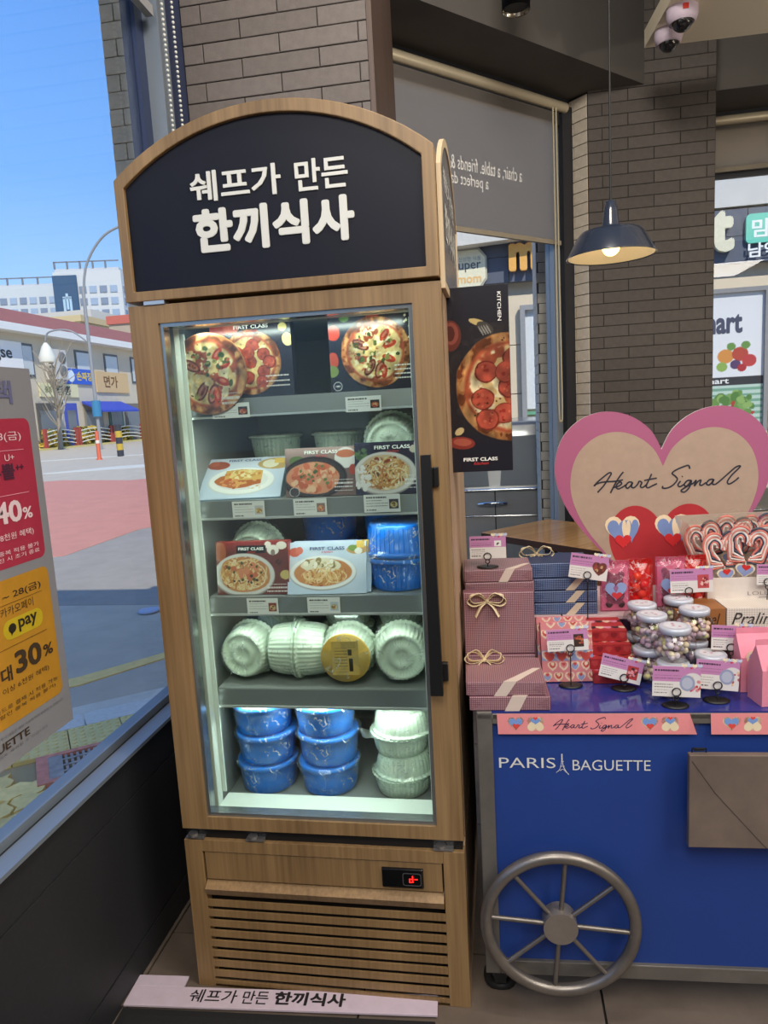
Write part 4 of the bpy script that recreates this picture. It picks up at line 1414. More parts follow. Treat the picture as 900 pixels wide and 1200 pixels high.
for z, e in ((1.695, .85), (1.482, .6), (1.228, .5), (.98, .5), (.731, 1.35)):
    top_ = z > 1.6
    light('fridge_led', 'AREA', (-.467, 1.618 if top_ else 1.672, z - .004), e, cool, .5, .02, look=(0, .45 if top_ else .12, -1))

# ------------------------------------------------------------------ what is in the fridge
bowl_m = mat('pale_bowl_plastic', (206, 216, 196), .35, spec=.5)
tub_m = mat('blue_tub_plastic', (8, 116, 222), .3)
tub_dark = mat('blue_tub_lid_rim', (30, 110, 200), .3)
cream_lid = mat('cream_lid', (222, 216, 172), .45)
gold_lid = mat('kraft_lid', (206, 166, 72), .5, vary=.1, vscale=30)
wrap_m = film('cling_film', (250, 253, 252), gloss=1.0, rough=.12, crinkle=.75, cscale=34, body=((226, 236, 232), .03))
bowl_mesh = MB().lathe([(.001, .005), (.016, .005), (.018, .002), (.032, .002), (.034, .006), (.049, .006), (.052, 0), (.058, 0), (.062, .005), (.0675, .030), (.0705, .062), (.0705, .066), (.077, .067), (.078, .070), (.077, .073), (.071, .073)], 144, rib=.02, nr=36).mesh('bowl', bowl_m)
lid_mesh = MB().lathe([(.001, .069), (.066, .069), (.071, .072), (.071, .0745), (.03, .0735), (.001, .0735)], 36).mesh('lid', cream_lid)
wrapm = MB().lathe([(.004, -.004), (.060, -.004), (.068, .02), (.074, .055), (.083, .068), (.080, .078), (.045, .080), (.003, .081)], 15, jit=.05, smooth=False).mesh('wrapping', wrap_m)
wrap_tail = MB().prism([(.072, -.02, .066), (.098, -.035, .074), (.104, .01, .07), (.10, .038, .08), (.074, .025, .07)], (0, 0, .0006)).mesh('wrapping_tail', wrap_m)
def bowl(label, M, group='wrapped pale plastic bowls', lid=True, gold=False):
    t = thing('plastic_bowl', label, 'bowl', M=M, group=group)
    link('bowl', bowl_mesh, t)
    if lid: link('lid', lid_mesh, t)
    w = link('wrapping', wrapm, t, Euler((0, 0, random.uniform(0, 6))).to_matrix().to_4x4())
    link('wrapping_tail', wrap_tail, w)
    if gold:
        MB().lathe([(.001, -.003), (.064, -.003), (.065, .0015)], 36, M=Matrix.Diagonal((1, 1, 1, 1))).build('bottom_label', gold_lid, t)
        P = Paint(.07, .09, (214, 176, 84), .001, 5)
        P.rect(.016, .026, .046, .080, (40, 36, 26))
        for i in range(9):
            P.dash(.030, .062, .082 - i * .008, .0016, (96, 80, 40))
        P.rect(.018, .028, .022, .038, (60, 52, 30))
        for i in range(4):
            P.dash(.008, .045, .016 - i * .004, .0014, (110, 92, 46))
        P.build('label_print', t, Matrix.Translation((-.035, .045, -.0036)) @ Euler((PI, 0, 0)).to_matrix().to_4x4(), PRINT)
    return t
UPSIDE = Euler((PI, 0, 0)).to_matrix().to_4x4()
def facing(x, y, z, yaw=0., pitch=0., roll=0.):      # bowl lying on its side, base toward the viewer
    return Matrix.Translation((x, y, z)) @ Euler((0, 0, yaw)).to_matrix().to_4x4() @ Euler((-PI / 2 + pitch, 0, 0)).to_matrix().to_4x4() @ Euler((0, 0, roll)).to_matrix().to_4x4()
tub_mesh = MB().lathe([(.001, 0), (.070, 0), (.0745, .005), (.0775, .030), (.0805, .070), (.084, .071), (.085, .076), (.084, .082), (.080, .083)], 40).mesh('tub', tub_m)
tlid_mesh = MB().lathe([(.001, .0815), (.0795, .0815), (.0805, .084), (.077, .0845), (.001, .0838)], 36).mesh('lid', cream_lid)
twrap = MB().lathe([(.004, -.003), (.073, -.003), (.080, .025), (.085, .066), (.091, .072), (.090, .084), (.05, .089), (.003, .0885)], 17, jit=.04, smooth=False).mesh('wrapping', wrap_m)
ribm = MB()
for i in range(40):
    a = 2 * PI * i / 40
    ribm.tube([(.0755 * math.cos(a), .0755 * math.sin(a), .010), (.0807 * math.cos(a), .0807 * math.sin(a), .068)], .0013, 4)
rib_mesh = ribm.mesh('ribs', tub_m)
def tubt(label, M, group='wrapped blue tubs', lid=True, ribs=False):
    t = thing('blue_tub', label, 'tub', M=M, group=group)
    link('tub', tub_mesh, t)
    if lid: link('lid', tlid_mesh, t)
    if ribs: link('ribs', rib_mesh, t)
    w = link('wrapping', twrap, t, Euler((0, 0, random.uniform(0, 6))).to_matrix().to_4x4())
    return t
# bottom: two stacks of three tubs, one stack of four bowls
for x, nm in ((-.668, 'left'), (-.490, 'right')):
    for k, w in enumerate(('bottom', 'middle', 'top')):
        tubt('%s blue tub of the %s hand stack on the fridge floor' % (w, nm), T(x + (.004 if k == 1 else 0), 1.765 - .004 * k, .4555 + k * .0865, .4 * k), lid=(k == 2))
for k, (w, fl_) in enumerate((('lowest', 0), ('second lowest', 1), ('third', 0), ('topmost', 1))):
    z = .456 + (k // 2) * .117
    bowl('%s pale bowl of the stack beside the blue tubs on the fridge floor' % w, T(-.283 + .006 * (k % 2), 1.755, z + (.1165 if fl_ else .0), .7 * k) @ (UPSIDE if fl_ else Matrix.Identity(4)) @ Matrix.Diagonal((1.06, 1.06, .79, 1)), lid=not fl_)
# fourth shelf
z4 = SH[4]
bowl('pale bowl lying on its side, base outwards, at the left end of the fourth shelf', facing(-.690, 1.690, z4 + .080, -.14))
bowl('left of two pale bowls set rim to rim in the middle of the fourth shelf', T(-.617, 1.745, z4 + .080, ry=PI / 2))
bowl('right of two pale bowls set rim to rim in the middle of the fourth shelf', T(-.468, 1.745, z4 + .080, ry=-PI / 2), lid=False)
bowl('bowl on its side showing a round golden label on its base', facing(-.403, 1.672, z4 + .080, .05, 0, PI), gold=True)
bowl('pale bowl lying on its side, base outwards, at the right end of the fourth shelf', facing(-.258, 1.675, z4 + .080, .10))
for x, w in ((-.672, 'left'), (-.462, 'middle'), (-.298, 'right')):
    bowl('lower pale bowl standing behind on the fourth shelf, %s pair' % w, T(x, 1.99, z4, 1.))
    bowl('upper pale bowl standing behind on the fourth shelf, %s pair' % w, T(x, 1.99, z4 + .078, .3))
# third shelf
z3 = SH[3]
tubt('lower large blue tub at the right of the third shelf', T(-.262, 1.755, z3 + .001), lid=False, ribs=True)
tubt('upturned blue tub resting rim to rim on another at the right of the third shelf', T(-.262, 1.755, z3 + .170) @ UPSIDE, lid=False, ribs=True)
bowl('pale bowl on its side peeping out above the red spaghetti box', facing(-.672, 1.765, z3 + .086, -.05, .1))
for k in (0, 1):
    tubt(('lower', 'upper')[k] + ' blue tub in the shade at the back of the third shelf', T(-.50, 1.99, z3 + .001 + k * .0875, .3), lid=False)
    tubt(('lower', 'upper')[k] + ' blue tub at the back of the third shelf next to the large tubs', T(-.315, 2.0, z3 + .001 + k * .0875, .3), lid=False)
# second shelf
z2 = SH[2]
bowl('pale bowl on its side peeping out above the navy mushroom pasta box', facing(-.272, 1.765, z2 + .118, .03, .12))
for x, w in ((-.64, 'left'), (-.45, 'middle')):
    for k in range(2):
        bowl('%s pale bowl in the shade at the back of the second shelf, %s pair' % (('lower', 'upper')[k], w), T(x, 1.97, z2 + k * .078, .5))
z1 = SH[1]

def carton(name, label, w, h, d, M, side, P, words=(), group='frozen meal boxes', gloss=True, extra=None):
    """box standing on its bottom edge; local x right, y into the shelf, z up; print on the front"""
    t = thing(name, label, 'box', M=M, group=group)
    MB().box(-w / 2, w / 2, 0, d, 0, h).build('carton', mat('carton_' + name + str(len(bpy.data.materials)), side, .4), t, bevel=.0012, seg=1)
    P.build('front_print', t, FRONT(-w / 2, -.0003, 0), PRINT_GLOSS if gloss else PRINT)
    for body, x, y, ww, hh, c, bo, sh in words:
        q = MB()
        text(q, body, x, y, w=ww, h=hh, bold=bo, shear=sh, M=FRONT(-w / 2, -.0010, 0))
        q.build('lettering', C(*c), t)
    return t
def kitchen(mb, x, y, w):     # small red handwritten line under the box title
    pass
def fcl(x, y, w, c=(236, 236, 230), h=None):
    return [('FIRST', x, y, w * .44, h or w * .10, c, .02, 0), ('CLASS', x + w * .50, y, w * .5, h or w * .10, c, .02, 0), ('kitchen', x + w * .34, y - (h or w * .10) * .95, w * .34, (h or w * .10) * .75, (196, 50, 46), 0., .4)]
noodle = [(222, 170, 96), (236, 196, 130), (206, 140, 70), (190, 110, 54), (240, 214, 160)]
def dish(P, cx, cy, rx, ry, plate, cols, n=60, r=.006, ang=0.):
    P.ell(cx, cy - ry * .06, rx * 1.22, ry * 1.24, tuple(x * .7 for x in plate), ang)
    P.ell(cx, cy, rx * 1.2, ry * 1.2, plate, ang)
    P.ell(cx, cy, rx * 1.05, ry * 1.03, tuple(x * .9 for x in plate), ang)
    P.ell(cx, cy, rx, ry, cols[0], ang, wob=.25)
    P.spots(cx, cy, rx * .88, ry * .88, n, r, cols, ang, el=.7)
    return P
# pizza boxes on the top shelf
W, Hh = .205, .19
P = Paint(W, Hh, (34, 30, 44), .0014, 11)
P.ell(.02, .18, .035, .03, (176, 60, 46)); P.ell(.055, .172, .02, .018, (206, 92, 66))
pizza(P, .098, .086, .078, 'pepperoni')
P.ell(.185, .165, .011, .010, (226, 206, 120)); P.ell(.196, .135, .013, .016, (230, 212, 130), .3)
for i in range(3): P.dash(.135, .195, .05 - i * .012, .003, (220, 210, 200))
carton('pizza_box', 'dark pepperoni pizza box standing on the top shelf behind the round pizza card', W, Hh, .032, T(-.588, 1.668, z1, rx=.0), (28, 26, 36), P, fcl(.062, .166, .088))
P = Paint(.208, .20, (32, 33, 48), .0014, 12)
P.ell(.012, .14, .016, .018, (196, 58, 40)); P.ell(.008, .075, .013, .02, (190, 66, 46)); P.ell(.04, .172, .012, .008, (90, 130, 60)); P.ell(.004, .05, .016, .014, (120, 140, 70))
P.spots(.195, .15, .012, .04, 20, .0022, [(226, 220, 180)])
pizza(P, .112, .090, .084)
P.ell(.016, .014, .011, .011, (200, 200, 200)); P.ell(.016, .014, .0095, .0095, (40, 40, 54)); P.dash(.010, .022, .014, .004, (200, 200, 200))
for i in range(4): P.dash(.156, .204, .056 - i * .010, .004 if i == 1 else .0022, (224, 218, 206))
carton('pizza_box', 'navy pizza box with tomato and olive pizza at the right of the top shelf', .208, .20, .032, T(-.288, 1.668, z1), (30, 30, 44), P, fcl(.060, .180, .095))
rc = thing('pizza_card', 'round cardboard cut-out of a tomato and olive pizza at the left of the top shelf', 'display card', (-.690, 1.632, 1.494))
MB().prism([(p[0], .0, p[1] + .098) for p in circ(0, 0, .0985, n=40)], (0, .004, 0)).build('card', C(150, 100, 60), rc)
P = Paint(.197, .197, (176, 110, 60), .0014, 13)
pizza(P, .0985, .0985, .0975)
for i in range(3): P.dash(.128, .176, .050 - i * .012, .0065 if i else .002, (214, 206, 190))
# round print: keep only the disc
gm = P
o = P.build('front_print', rc, FRONT(-.0985, -.0006, -.0005), PRINT_GLOSS)
bmm = bmesh.new(); bmm.from_mesh(o.data)
bmesh.ops.delete(bmm, geom=[f for f in bmm.faces if math.hypot(f.calc_center_median().x - .0985, f.calc_center_median().y - .0985) > .0975], context='FACES')
bmm.to_mesh(o.data); bmm.free()

# second shelf boxes
P = Paint(.215, .155, (196, 212, 232), .0014, 21)
P.put(np.clip((P.Y - .05) * 12, 0, 1), (206, 214, 230))
P.ell(.034, .128, .030, .016, (176, 84, 62)); P.ell(.022, .135, .014, .01, (196, 96, 72)); P.ell(.19, .128, .05, .022, (196, 160, 96)); P.ell(.175, .128, .022, .016, (230, 220, 190)); P.rect(.185, .212, .128, .148, (236, 190, 90))
P.ell(.105, .062, .088, .050, (206, 208, 204)); P.ell(.105, .066, .086, .050, (238, 238, 232)); P.ell(.105, .068, .07, .038, (224, 224, 218))
P.ell(.088, .066, .056, .028, (196, 106, 54), wob=.5)
P.put(((P.X > .058) & (P.X < .158) & (P.Y > .062 + (P.X - .058) * -.02) & (P.Y < .110 - abs(P.X - .1) * .12)) * np.clip((P.noise(60) - .12) * 9, 0, 1), (222, 170, 84))
P.put(((P.X > .085) & (P.X < .158) & (P.Y > .034 + (P.X - .085) * .25) & (P.Y < .068)) * 1., (186, 96, 46))
P.put(((P.X > .085) & (P.X < .158) & (P.Y > .034) & (P.Y < .068)) * np.clip((P.noise(90) - .5) * 8, 0, 1) * 1., (226, 160, 84))
P.spots(.105, .09, .045, .014, 40, .006, [(238, 200, 120), (206, 150, 66), (226, 130, 60), (240, 216, 150)])
P.spots(.075, .06, .03, .016, 20, .005, [(206, 96, 50), (226, 140, 80)])
lz = carton('meal_box', 'light blue lasagna box lying tilted at the left of the second shelf', .215, .155, .036, T(-.655, 1.672, z2 + .004, .10, rx=-.92), (176, 204, 230), P, [('FIRST CLASS', .060, .140, .088, .008, (70, 84, 120), .02, 0)])
Q = Paint(.215, .036, (176, 204, 230), .0016, 22)
for i in range(2): Q.dash(.02, .125, .022 - i * .008, .004, (120, 150, 196))
Q.ell(.175, .016, .03, .012, (196, 130, 60)); Q.spots(.175, .018, .024, .008, 14, .005, [(226, 170, 96), (180, 96, 40)])
Q.build('edge_print', lz, Matrix(((1, 0, 0, -.1075), (0, -1, 0, .036), (0, 0, -1, -.0006), (0, 0, 0, 1))), PRINT_GLOSS)
P = Paint(.180, .122, (120, 92, 84), .0014, 23)
P.put(np.clip((P.Y - .075) * 25, 0, 1), (178, 146, 138))
P.ell(.155, .094, .028, .026, (226, 222, 216)); P.ell(.155, .104, .024, .010, (206, 110, 70)); P.ell(.03, .090, .02, .012, (96, 120, 60)); P.ell(.172, .064, .009, .013, (190, 66, 46))
P.ell(.075, .048, .082, .052, (44, 38, 38))
dish(P, .072, .046, .066, .040, (60, 52, 50), [(222, 140, 96), (236, 160, 110), (226, 110, 70), (240, 186, 140), (206, 96, 56)], 110, .0075)
P.spots(.072, .05, .05, .03, 16, .004, [(70, 100, 50), (100, 124, 60)])
P.ell(.022, .012, .013, .012, (200, 200, 200)); P.ell(.022, .012, .0118, .0108, (70, 60, 58))
for i in range(4): P.dash(.125, .172, .040 - i * .009, .005 if i in (1,) else .0022, (230, 222, 214))
carton('meal_box', 'brown rose shrimp pasta box in the middle of the second shelf', .180, .122, .036, T(-.438, 1.672, z2 + .002, rx=-.16), (108, 84, 78), P, fcl(.050, .106, .085))
P = Paint(.160, .128, (48, 44, 66), .0014, 24)
P.spots(.02, .098, .026, .014, 30, .005, [(70, 100, 60), (90, 120, 70)], el=.4)
P.ell(.150, .108, .014, .010, (214, 200, 180)); P.ell(.158, .12, .01, .012, (226, 210, 190))
dish(P, .074, .052, .064, .043, (214, 206, 198), [(206, 176, 130), (226, 206, 160), (120, 76, 48), (170, 120, 80), (240, 226, 196), (150, 60, 40)], 130, .006)
P.strands(.074, .05, .06, .04, 50, noodle)
P.spots(.02, .04, .02, .03, 30, .005, [(230, 226, 220)])
for i in range(4): P.dash(.122, .156, .044 - i * .010, .005 if i in (1, 2) else .002, (230, 226, 220))
carton('meal_box', 'navy mushroom pasta box at the right of the second shelf', .160, .128, .036, T(-.268, 1.668, z2 + .002, rx=-.10), (44, 42, 60), P, fcl(.050, .110, .088))
# third shelf boxes
P = Paint(.195, .138, (112, 44, 38), .0014, 31)
P.put(np.clip((P.Y - .108) * 30, 0, 1), (168, 46, 40))
P.ell(.155, .115, .016, .013, (236, 226, 212)); P.ell(.155, .108, .006, .008, (140, 120, 110)); P.ell(.178, .126, .014, .010, (228, 216, 200)); P.ell(.142, .128, .009, .009, (236, 226, 212))
P.ell(.012, .112, .016, .026, (176, 84, 44)); P.ell(.186, .05, .014, .012, (206, 180, 96))
P.spots(.16, .085, .02, .012, 8, .004, [(70, 30, 28)])
dish(P, .075, .052, .068, .046, (216, 212, 206), [(206, 130, 70), (226, 160, 90), (180, 90, 44), (150, 66, 36)], 60, .006)
P.strands(.075, .055, .066, .044, 110, noodle)
P.spots(.08, .062, .035, .022, 10, .008, [(214, 104, 60), (226, 130, 84)])
P.spots(.075, .055, .05, .03, 14, .004, [(80, 84, 40), (60, 50, 36)])
P.rect(.056, .136, .107, .128, (26, 22, 24))
for i in range(3): P.dash(.135, .188, .026 - i * .009, .005 if i == 1 else .002, (236, 226, 216))
carton('meal_box', 'red seafood spaghetti box at the left of the third shelf', .195, .138, .034, T(-.636, 1.672, z3 + .002, rx=-.10), (150, 46, 40), P, fcl(.062, .115, .068, h=.0075))
def blue_print(seed):
    P = Paint(.205, .134, (186, 204, 226), .0014, seed)
    P.put(np.clip((P.noise(14) - .5) * 4, 0, 1), (206, 214, 226), .7)
    P.ell(.018, .108, .015, .012, (206, 90, 66)); P.ell(.030, .112, .010, .010, (214, 104, 80)); P.ell(.182, .112, .028, .012, (196, 150, 90)); P.ell(.17, .116, .012, .008, (120, 150, 70)); P.rect(.180, .200, .116, .134, (236, 190, 80)); P.ell(.185, .108, .01, .008, (230, 226, 210))
    dish(P, .092, .055, .072, .036, (232, 232, 228), [(206, 130, 70), (226, 170, 100), (176, 90, 46)], 70, .006)
    P.ell(.085, .072, .050, .018, (226, 214, 180), wob=.5); P.spots(.085, .074, .042, .014, 30, .006, [(240, 230, 204), (210, 190, 140), (150, 130, 80)])
    P.strands(.095, .045, .06, .022, 40, noodle)
    return P
bw = [('FIRST', .058, .112, .040, .0085, (74, 90, 130), .02, 0), ('CLASS', .104, .112, .045, .0085, (74, 90, 130), .02, 0), ('kitchen', .088, .104, .03, .007, (196, 50, 60), 0, .4)]
carton('meal_box', 'foremost light blue meat sauce box on the third shelf', .205, .134, .012, T(-.440, 1.668, z3 + .002, .03, rx=-.32), (186, 204, 226), blue_print(32), bw)
carton('meal_box', 'second light blue meat sauce box, tucked behind the foremost one', .205, .134, .012, T(-.430, 1.683, z3 + .002, .0, rx=-.32), (190, 206, 226), blue_print(33), bw)

# price tags clipped to the shelf rails
def tag_card(label, x, z, w, h, seed, pic, big=False):
    t = thing('price_tag', label, 'price tag', M=T(x, 1.6385, z, rx=-.0), group='price tags on the fridge shelves')
    MB().box(0, w, 0, .0006, 0, h).build('card', C(232, 234, 230), t)
    MB().box(w * .3, w * .7, .0006, .0076, h * .62, h * .72).build('clip', C(210, 214, 214, rough=.3), t)
    P = Paint(w, h, (232, 234, 230), .0009, seed)
    P.dash(.006, w * .62, h * .84, .0035, (60, 60, 60))
    for i in range(3): P.dash(.006, w * (.66 if i else .5), h * (.66 - i * .15), .0013, (130, 130, 130))
    P.dash(.006, w * .34, h * .14, .0028, (70, 70, 70))
    P.rect(w * .70, w * .95, h * .18, h * .72, pic[0])
    P.ell(w * .825, h * .42, w * .10, h * .17, pic[1]); P.spots(w * .825, h * .42, w * .07, h * .12, 8, .0025, pic[2:])
    P.build('print', t, FRONT(0, -.0004, 0), PRINT)
    return t
pz = [(40, 36, 40), (196, 96, 56), (226, 170, 110), (170, 50, 36)]
tag_card('price tag under the dark pepperoni pizza box', -.690, 1.483, .096, .036, 41, pz)
tag_card('price tag under the navy tomato pizza box', -.354, 1.481, .086, .036, 42, pz)
tag_card('price tag under the lasagna box', -.660, 1.234, .084, .042, 43, [(196, 200, 206), (206, 170, 90), (226, 200, 130), (170, 110, 50)])
tag_card('price tag under the rose shrimp pasta box', -.501, 1.235, .084, .042, 44, [(150, 120, 110), (226, 140, 90), (236, 180, 130), (196, 90, 60)])
tag_card('price tag under the navy mushroom pasta box', -.324, 1.238, .089, .043, 45, [(60, 56, 76), (206, 190, 120), (226, 210, 150), (120, 90, 60)])
tag_card('price tag under the red spaghetti box', -.643, .984, .082, .042, 46, [(150, 60, 50), (206, 170, 110), (226, 190, 140), (120, 70, 50)])
tag_card('price tag under the light blue meat sauce boxes', -.484, .985, .084, .042, 47, [(190, 204, 216), (196, 170, 120), (226, 206, 160), (160, 110, 60)])

# pepperoni poster board projecting beside the fridge
pb = thing('poster_board', 'narrow dark pizza poster board beside the fridge, lettering KITCHEN on its side', 'poster', (-.1165, 1.70, 1.321))
MB().box(0, .152, 0, .022, 0, .436).build('board', C(22, 23, 30), pb, bevel=.001)
MB().box(-.008, .0, .004, .02, .02, .42).build('bracket', black_pl, pb)
P = Paint(.150, .434, (30, 29, 42), .0014, 51)
P.put(np.clip((.36 - P.Y) * 60, 0, 1) * np.clip((P.Y - .075) * 60, 0, 1), (36, 32, 38))
P.put(np.clip((P.noise(30) - .55) * 6, 0, 1) * ((P.Y > .08) & (P.Y < .35)), (52, 46, 46), .7)
P.ell(.012, .325, .026, .036, (110, 44, 34)); P.ell(.014, .33, .018, .026, (150, 70, 56)); P.ell(.012, .33, .011, .018, (90, 34, 28))
P.ell(.078, .352, .022, .007, (206, 180, 110), -.35); P.ell(.095, .338, .022, .012, (70, 66, 60), -.6)
for i in range(4): P.ell(.085 + i * .006, .332 + i * .001, .0016, .012, (150, 146, 140), .5)
pizza(P, .148, .198, .128, 'pepperoni', (186, 116, 56))
P.ell(.030, .070, .032, .015, (150, 50, 40), -.1); P.ell(.032, .072, .022, .009, (186, 86, 66), -.1); P.ell(.026, .098, .012, .008, (214, 190, 130), .6)
P.build('front_print', pb, FRONT(.001, -.0006, .001), PRINT_GLOSS)
q = MB(); text(q, 'KITCHEN', 0, 0, w=.066, h=.0085, bold=.015, M=plane((.126, -.0014, .419), (0, 0, -1), (1, 0, 0)))
q.build('lettering', C(236, 236, 230), pb)
for wd_, x_, w_ in (('FIRST', .034, .036), ('CLASS', .074, .042)):
    q = MB(); text(q, wd_, x_, .026, w=w_, h=.0085, bold=.03, M=FRONT(0, -.0014, 0)); q.build('lettering', C(236, 236, 230), pb)
q = MB(); text(q, 'kitchen', .058, .017, w=.036, h=.007, shear=.4, M=FRONT(0, -.0014, 0)); q.build('red_lettering', C(206, 50, 46), pb)

# ================================================================== THE DISPLAY CART
CA = .0443
CM = Matrix.Translation((-.0684, 1.5475, 0)) @ Euler((0, 0, CA)).to_matrix().to_4x4()
CZ = .771
def on_cart(t, w, z=CZ, rz=0., rx=0., ry=0.):
    return CM @ T(t, w, z, rz, rx, ry)
cart = thing('display_cart', 'blue fronted metal display cart with a spoked wheel, loaded with gifts', 'cart', M=CM)
cart_steel = mat('cart_steel', (126, 122, 116), .42, .55, vary=.14, vscale=12, bump=.05, bscale=200)
blue = mat('cart_blue', (30, 62, 136), .5, vary=.06, vscale=3)
LC, DC = 1.5, .72
MB().box(.036, LC - .036, .010, .020, .125, .742).build('front_panel', blue, cart)
for nm, q in (('stile', (.0, .036, 0, .03, .088, .771)), ('stile', (LC - .036, LC, 0, .03, .088, .771)), ('bottom_rail', (.036, LC - .036, 0, .03, .088, .125)), ('top_rail', (.036, LC - .036, .0, .03, .742, .767))):
    MB().box(*q).build(nm, cart_steel, cart, bevel=.002)
MB().box(.0005, .004, .03, DC, .09, .76).build('side_panel', C(60, 62, 68), cart)
MB().box(0, LC, 0, DC, .7545, .7645).build('deck', cart_steel, cart)
MB().box(.002, LC, .004, DC, .7645, .7705).build('table_top', mat('blue_top_sheet', (40, 52, 128), .12, coat=.4), cart)
for t in (.03, .24):
    c = MB().tube([(t + .006 + .032 * math.cos(a * PI / 9), .055, .036 + .032 * math.sin(a * PI / 9)) for a in range(18)], .012, 6, closed=True).build('caster', C(20, 20, 20), cart) if t < .1 else None
    if c:
        link('caster_fork', MB().box(t - .008, t + .02, .035, .04, .03, .088).box(t - .008, t + .02, .07, .075, .03, .088).box(t - .02, t + .03, .03, .08, .082, .088).mesh('caster_fork', C(50, 50, 52, rough=.4, metal=.6)), c)
# wheel
wsteel = mat('wheel_steel', (136, 130, 124), .36, .75, vary=.2, vscale=14)
wx, wz, wR = .178, .2525, .1735
wh = MB().tube([(wx + wR * math.cos(a * PI / 32), -.030, wz + wR * math.sin(a * PI / 32)) for a in range(64)], .0145, 12, closed=True).build('wheel', wsteel, cart)
for i in range(8):
    a = PI / 2 - .09 + i * PI / 4
    link('spoke', MB().tube([(wx + .035 * math.cos(a), -.030, wz + .035 * math.sin(a)), (wx + (wR - .004) * math.cos(a), -.030, wz + (wR - .004) * math.sin(a))], .0058, 8).mesh('spoke', wsteel), wh)
link('hub', MB().lathe([(.001, -.002), (.036, -.002), (.040, .002), (.040, .046), (.001, .046)], 32, smooth=False, M=plane((wx, -.001, wz), (1, 0, 0), (0, 0, 1))).mesh('hub', mat('hub_steel', (150, 142, 134), .4, .6, vary=.08, vscale=30)), wh)
# hanging tray flap with hook
tray_m = mat('tray_sheet', (118, 104, 94), .45, .15, vary=.22, vscale=7)
tr_ = MB().box(.464, 1.05, -.045, -.028, .468, .690).build('tray_flap', tray_m, cart, bevel=.002)
link('crease', MB().tube([(.47, -.0455, .676), (.52, -.0455, .60), (.60, -.0455, .505), (.63, -.0455, .470)], .0008, 4).mesh('crease', C(70, 62, 56)), tr_)
link('hook', MB().tube([(.474, -.03, .688), (.474, -.03, .698), (.504, -.03, .698), (.504, -.03, .688)], .0022, 6).tube([(.478, -.03, .694), (.500, -.03, .694)], .0016, 6).mesh('hook', C(30, 30, 32, rough=.4, metal=.6)), tr_)
MB().box(.50, .98, -.028, .01, .60, .62).build('tray_bracket', cart_steel, cart)
# lettering and emblem on the blue front
CF = FRONT(0, .0095, 0)
for wd_, x_, z_, w_ in (('PARIS', .049, .628, .131), ('BAGUETTE', .219, .623, .176)):
    q = MB()
    text(q, wd_, x_, z_, w=w_, h=.026, bold=-.004, M=CF)
    q.build('lettering', C(222, 222, 216), cart)
q = MB()
ribbon(q, spline([(.1955, .664), (.1955, .648), (.197, .636), (.2015, .624), (.210, .612)]), .0018, M=CF)
ribbon(q, spline([(.1938, .664), (.1938, .648), (.1925, .636), (.189, .625), (.181, .617)]), .0012, M=CF)
ribbon(q, [(.1925, .645), (.199, .645)], .0016, M=CF); ribbon(q, [(.190, .633), (.2005, .633)], .0014, M=CF)
ribbon(q, spline([(.190, .6215), (.197, .6255), (.205, .617)]), .0014, M=CF)
q.build('tower_emblem', C(222, 222, 216), cart)
# pink strips hanging over the front edge
pink = C(236, 146, 148)
cream_p, sky_p, red_p = C(238, 220, 184), C(122, 156, 214), C(222, 74, 66)
def two_hearts(mb, x, y, s, up_):
    flat(mb, heart_pts(x, y, s * 1.22, s * 1.12), 0, d=.0006)
    if up_:
        flat(mb, heart_pts(x, y + s * .02, s, s * .88), 1, d=.0008)
        flat(mb, heart_pts(x + s * .02, y - s * .20, s * .52, s * .46), 2, d=.0010)
    else:
        mb.add([(p[0], 2 * y - p[1], .0007) for p in heart_pts(x, y, s * 1.22, s * 1.12)][::-1], [tuple(range(28))], 0)
        flat(mb, [(p[0], p[1]) for p in heart_pts(x, y + s * .20, s * .72, s * .5)], 1, d=.0009)
        flat(mb, heart_pts(x, y + s * .42, s * .34, s * .26), 2, d=.0011)
def strip(label, t0, t1, words, group=None):
    L = t1 - t0
    t = thing('header_strip', label, 'banner', M=CM @ Matrix(((1, 0, 0, t0), (0, 0, -1, -.0015), (0, 1, 0, .718), (0, 0, 0, 1))))
    MB().prism([(0.002, 0, 0), (L + .016, 0, 0), (L, .050, 0), (0, .050, 0)], (0, 0, .0006)).build('strip', pink, t)
    MB().box(L, L + .02, .0, .05, .0003, .0007).build('clear_sleeve', film('sleeve', gloss=.8, rough=.1), t)
    q = MB()
    for x in words['hearts']:
        two_hearts(q, x, .025, .031, True)
        two_hearts(q, x + .045, .025, .031, False)
    q.build('heart_print', [cream_p, sky_p, red_p], t)
    if words.get('script'):
        q = MB()
        script(q, HEART_SIGNAL, .128, .008, .178, .0017, d=.0012)
        q.build('script_lettering', C(36, 34, 70), t)
strip('pink paper strip reading Heart Signal along the cart front', .047, .477, {'hearts': (.043, .343), 'script': 1})
strip('second pink paper strip with hearts, cut by the right edge', .522, .96, {'hearts': (.045, .345), 'script': 1})

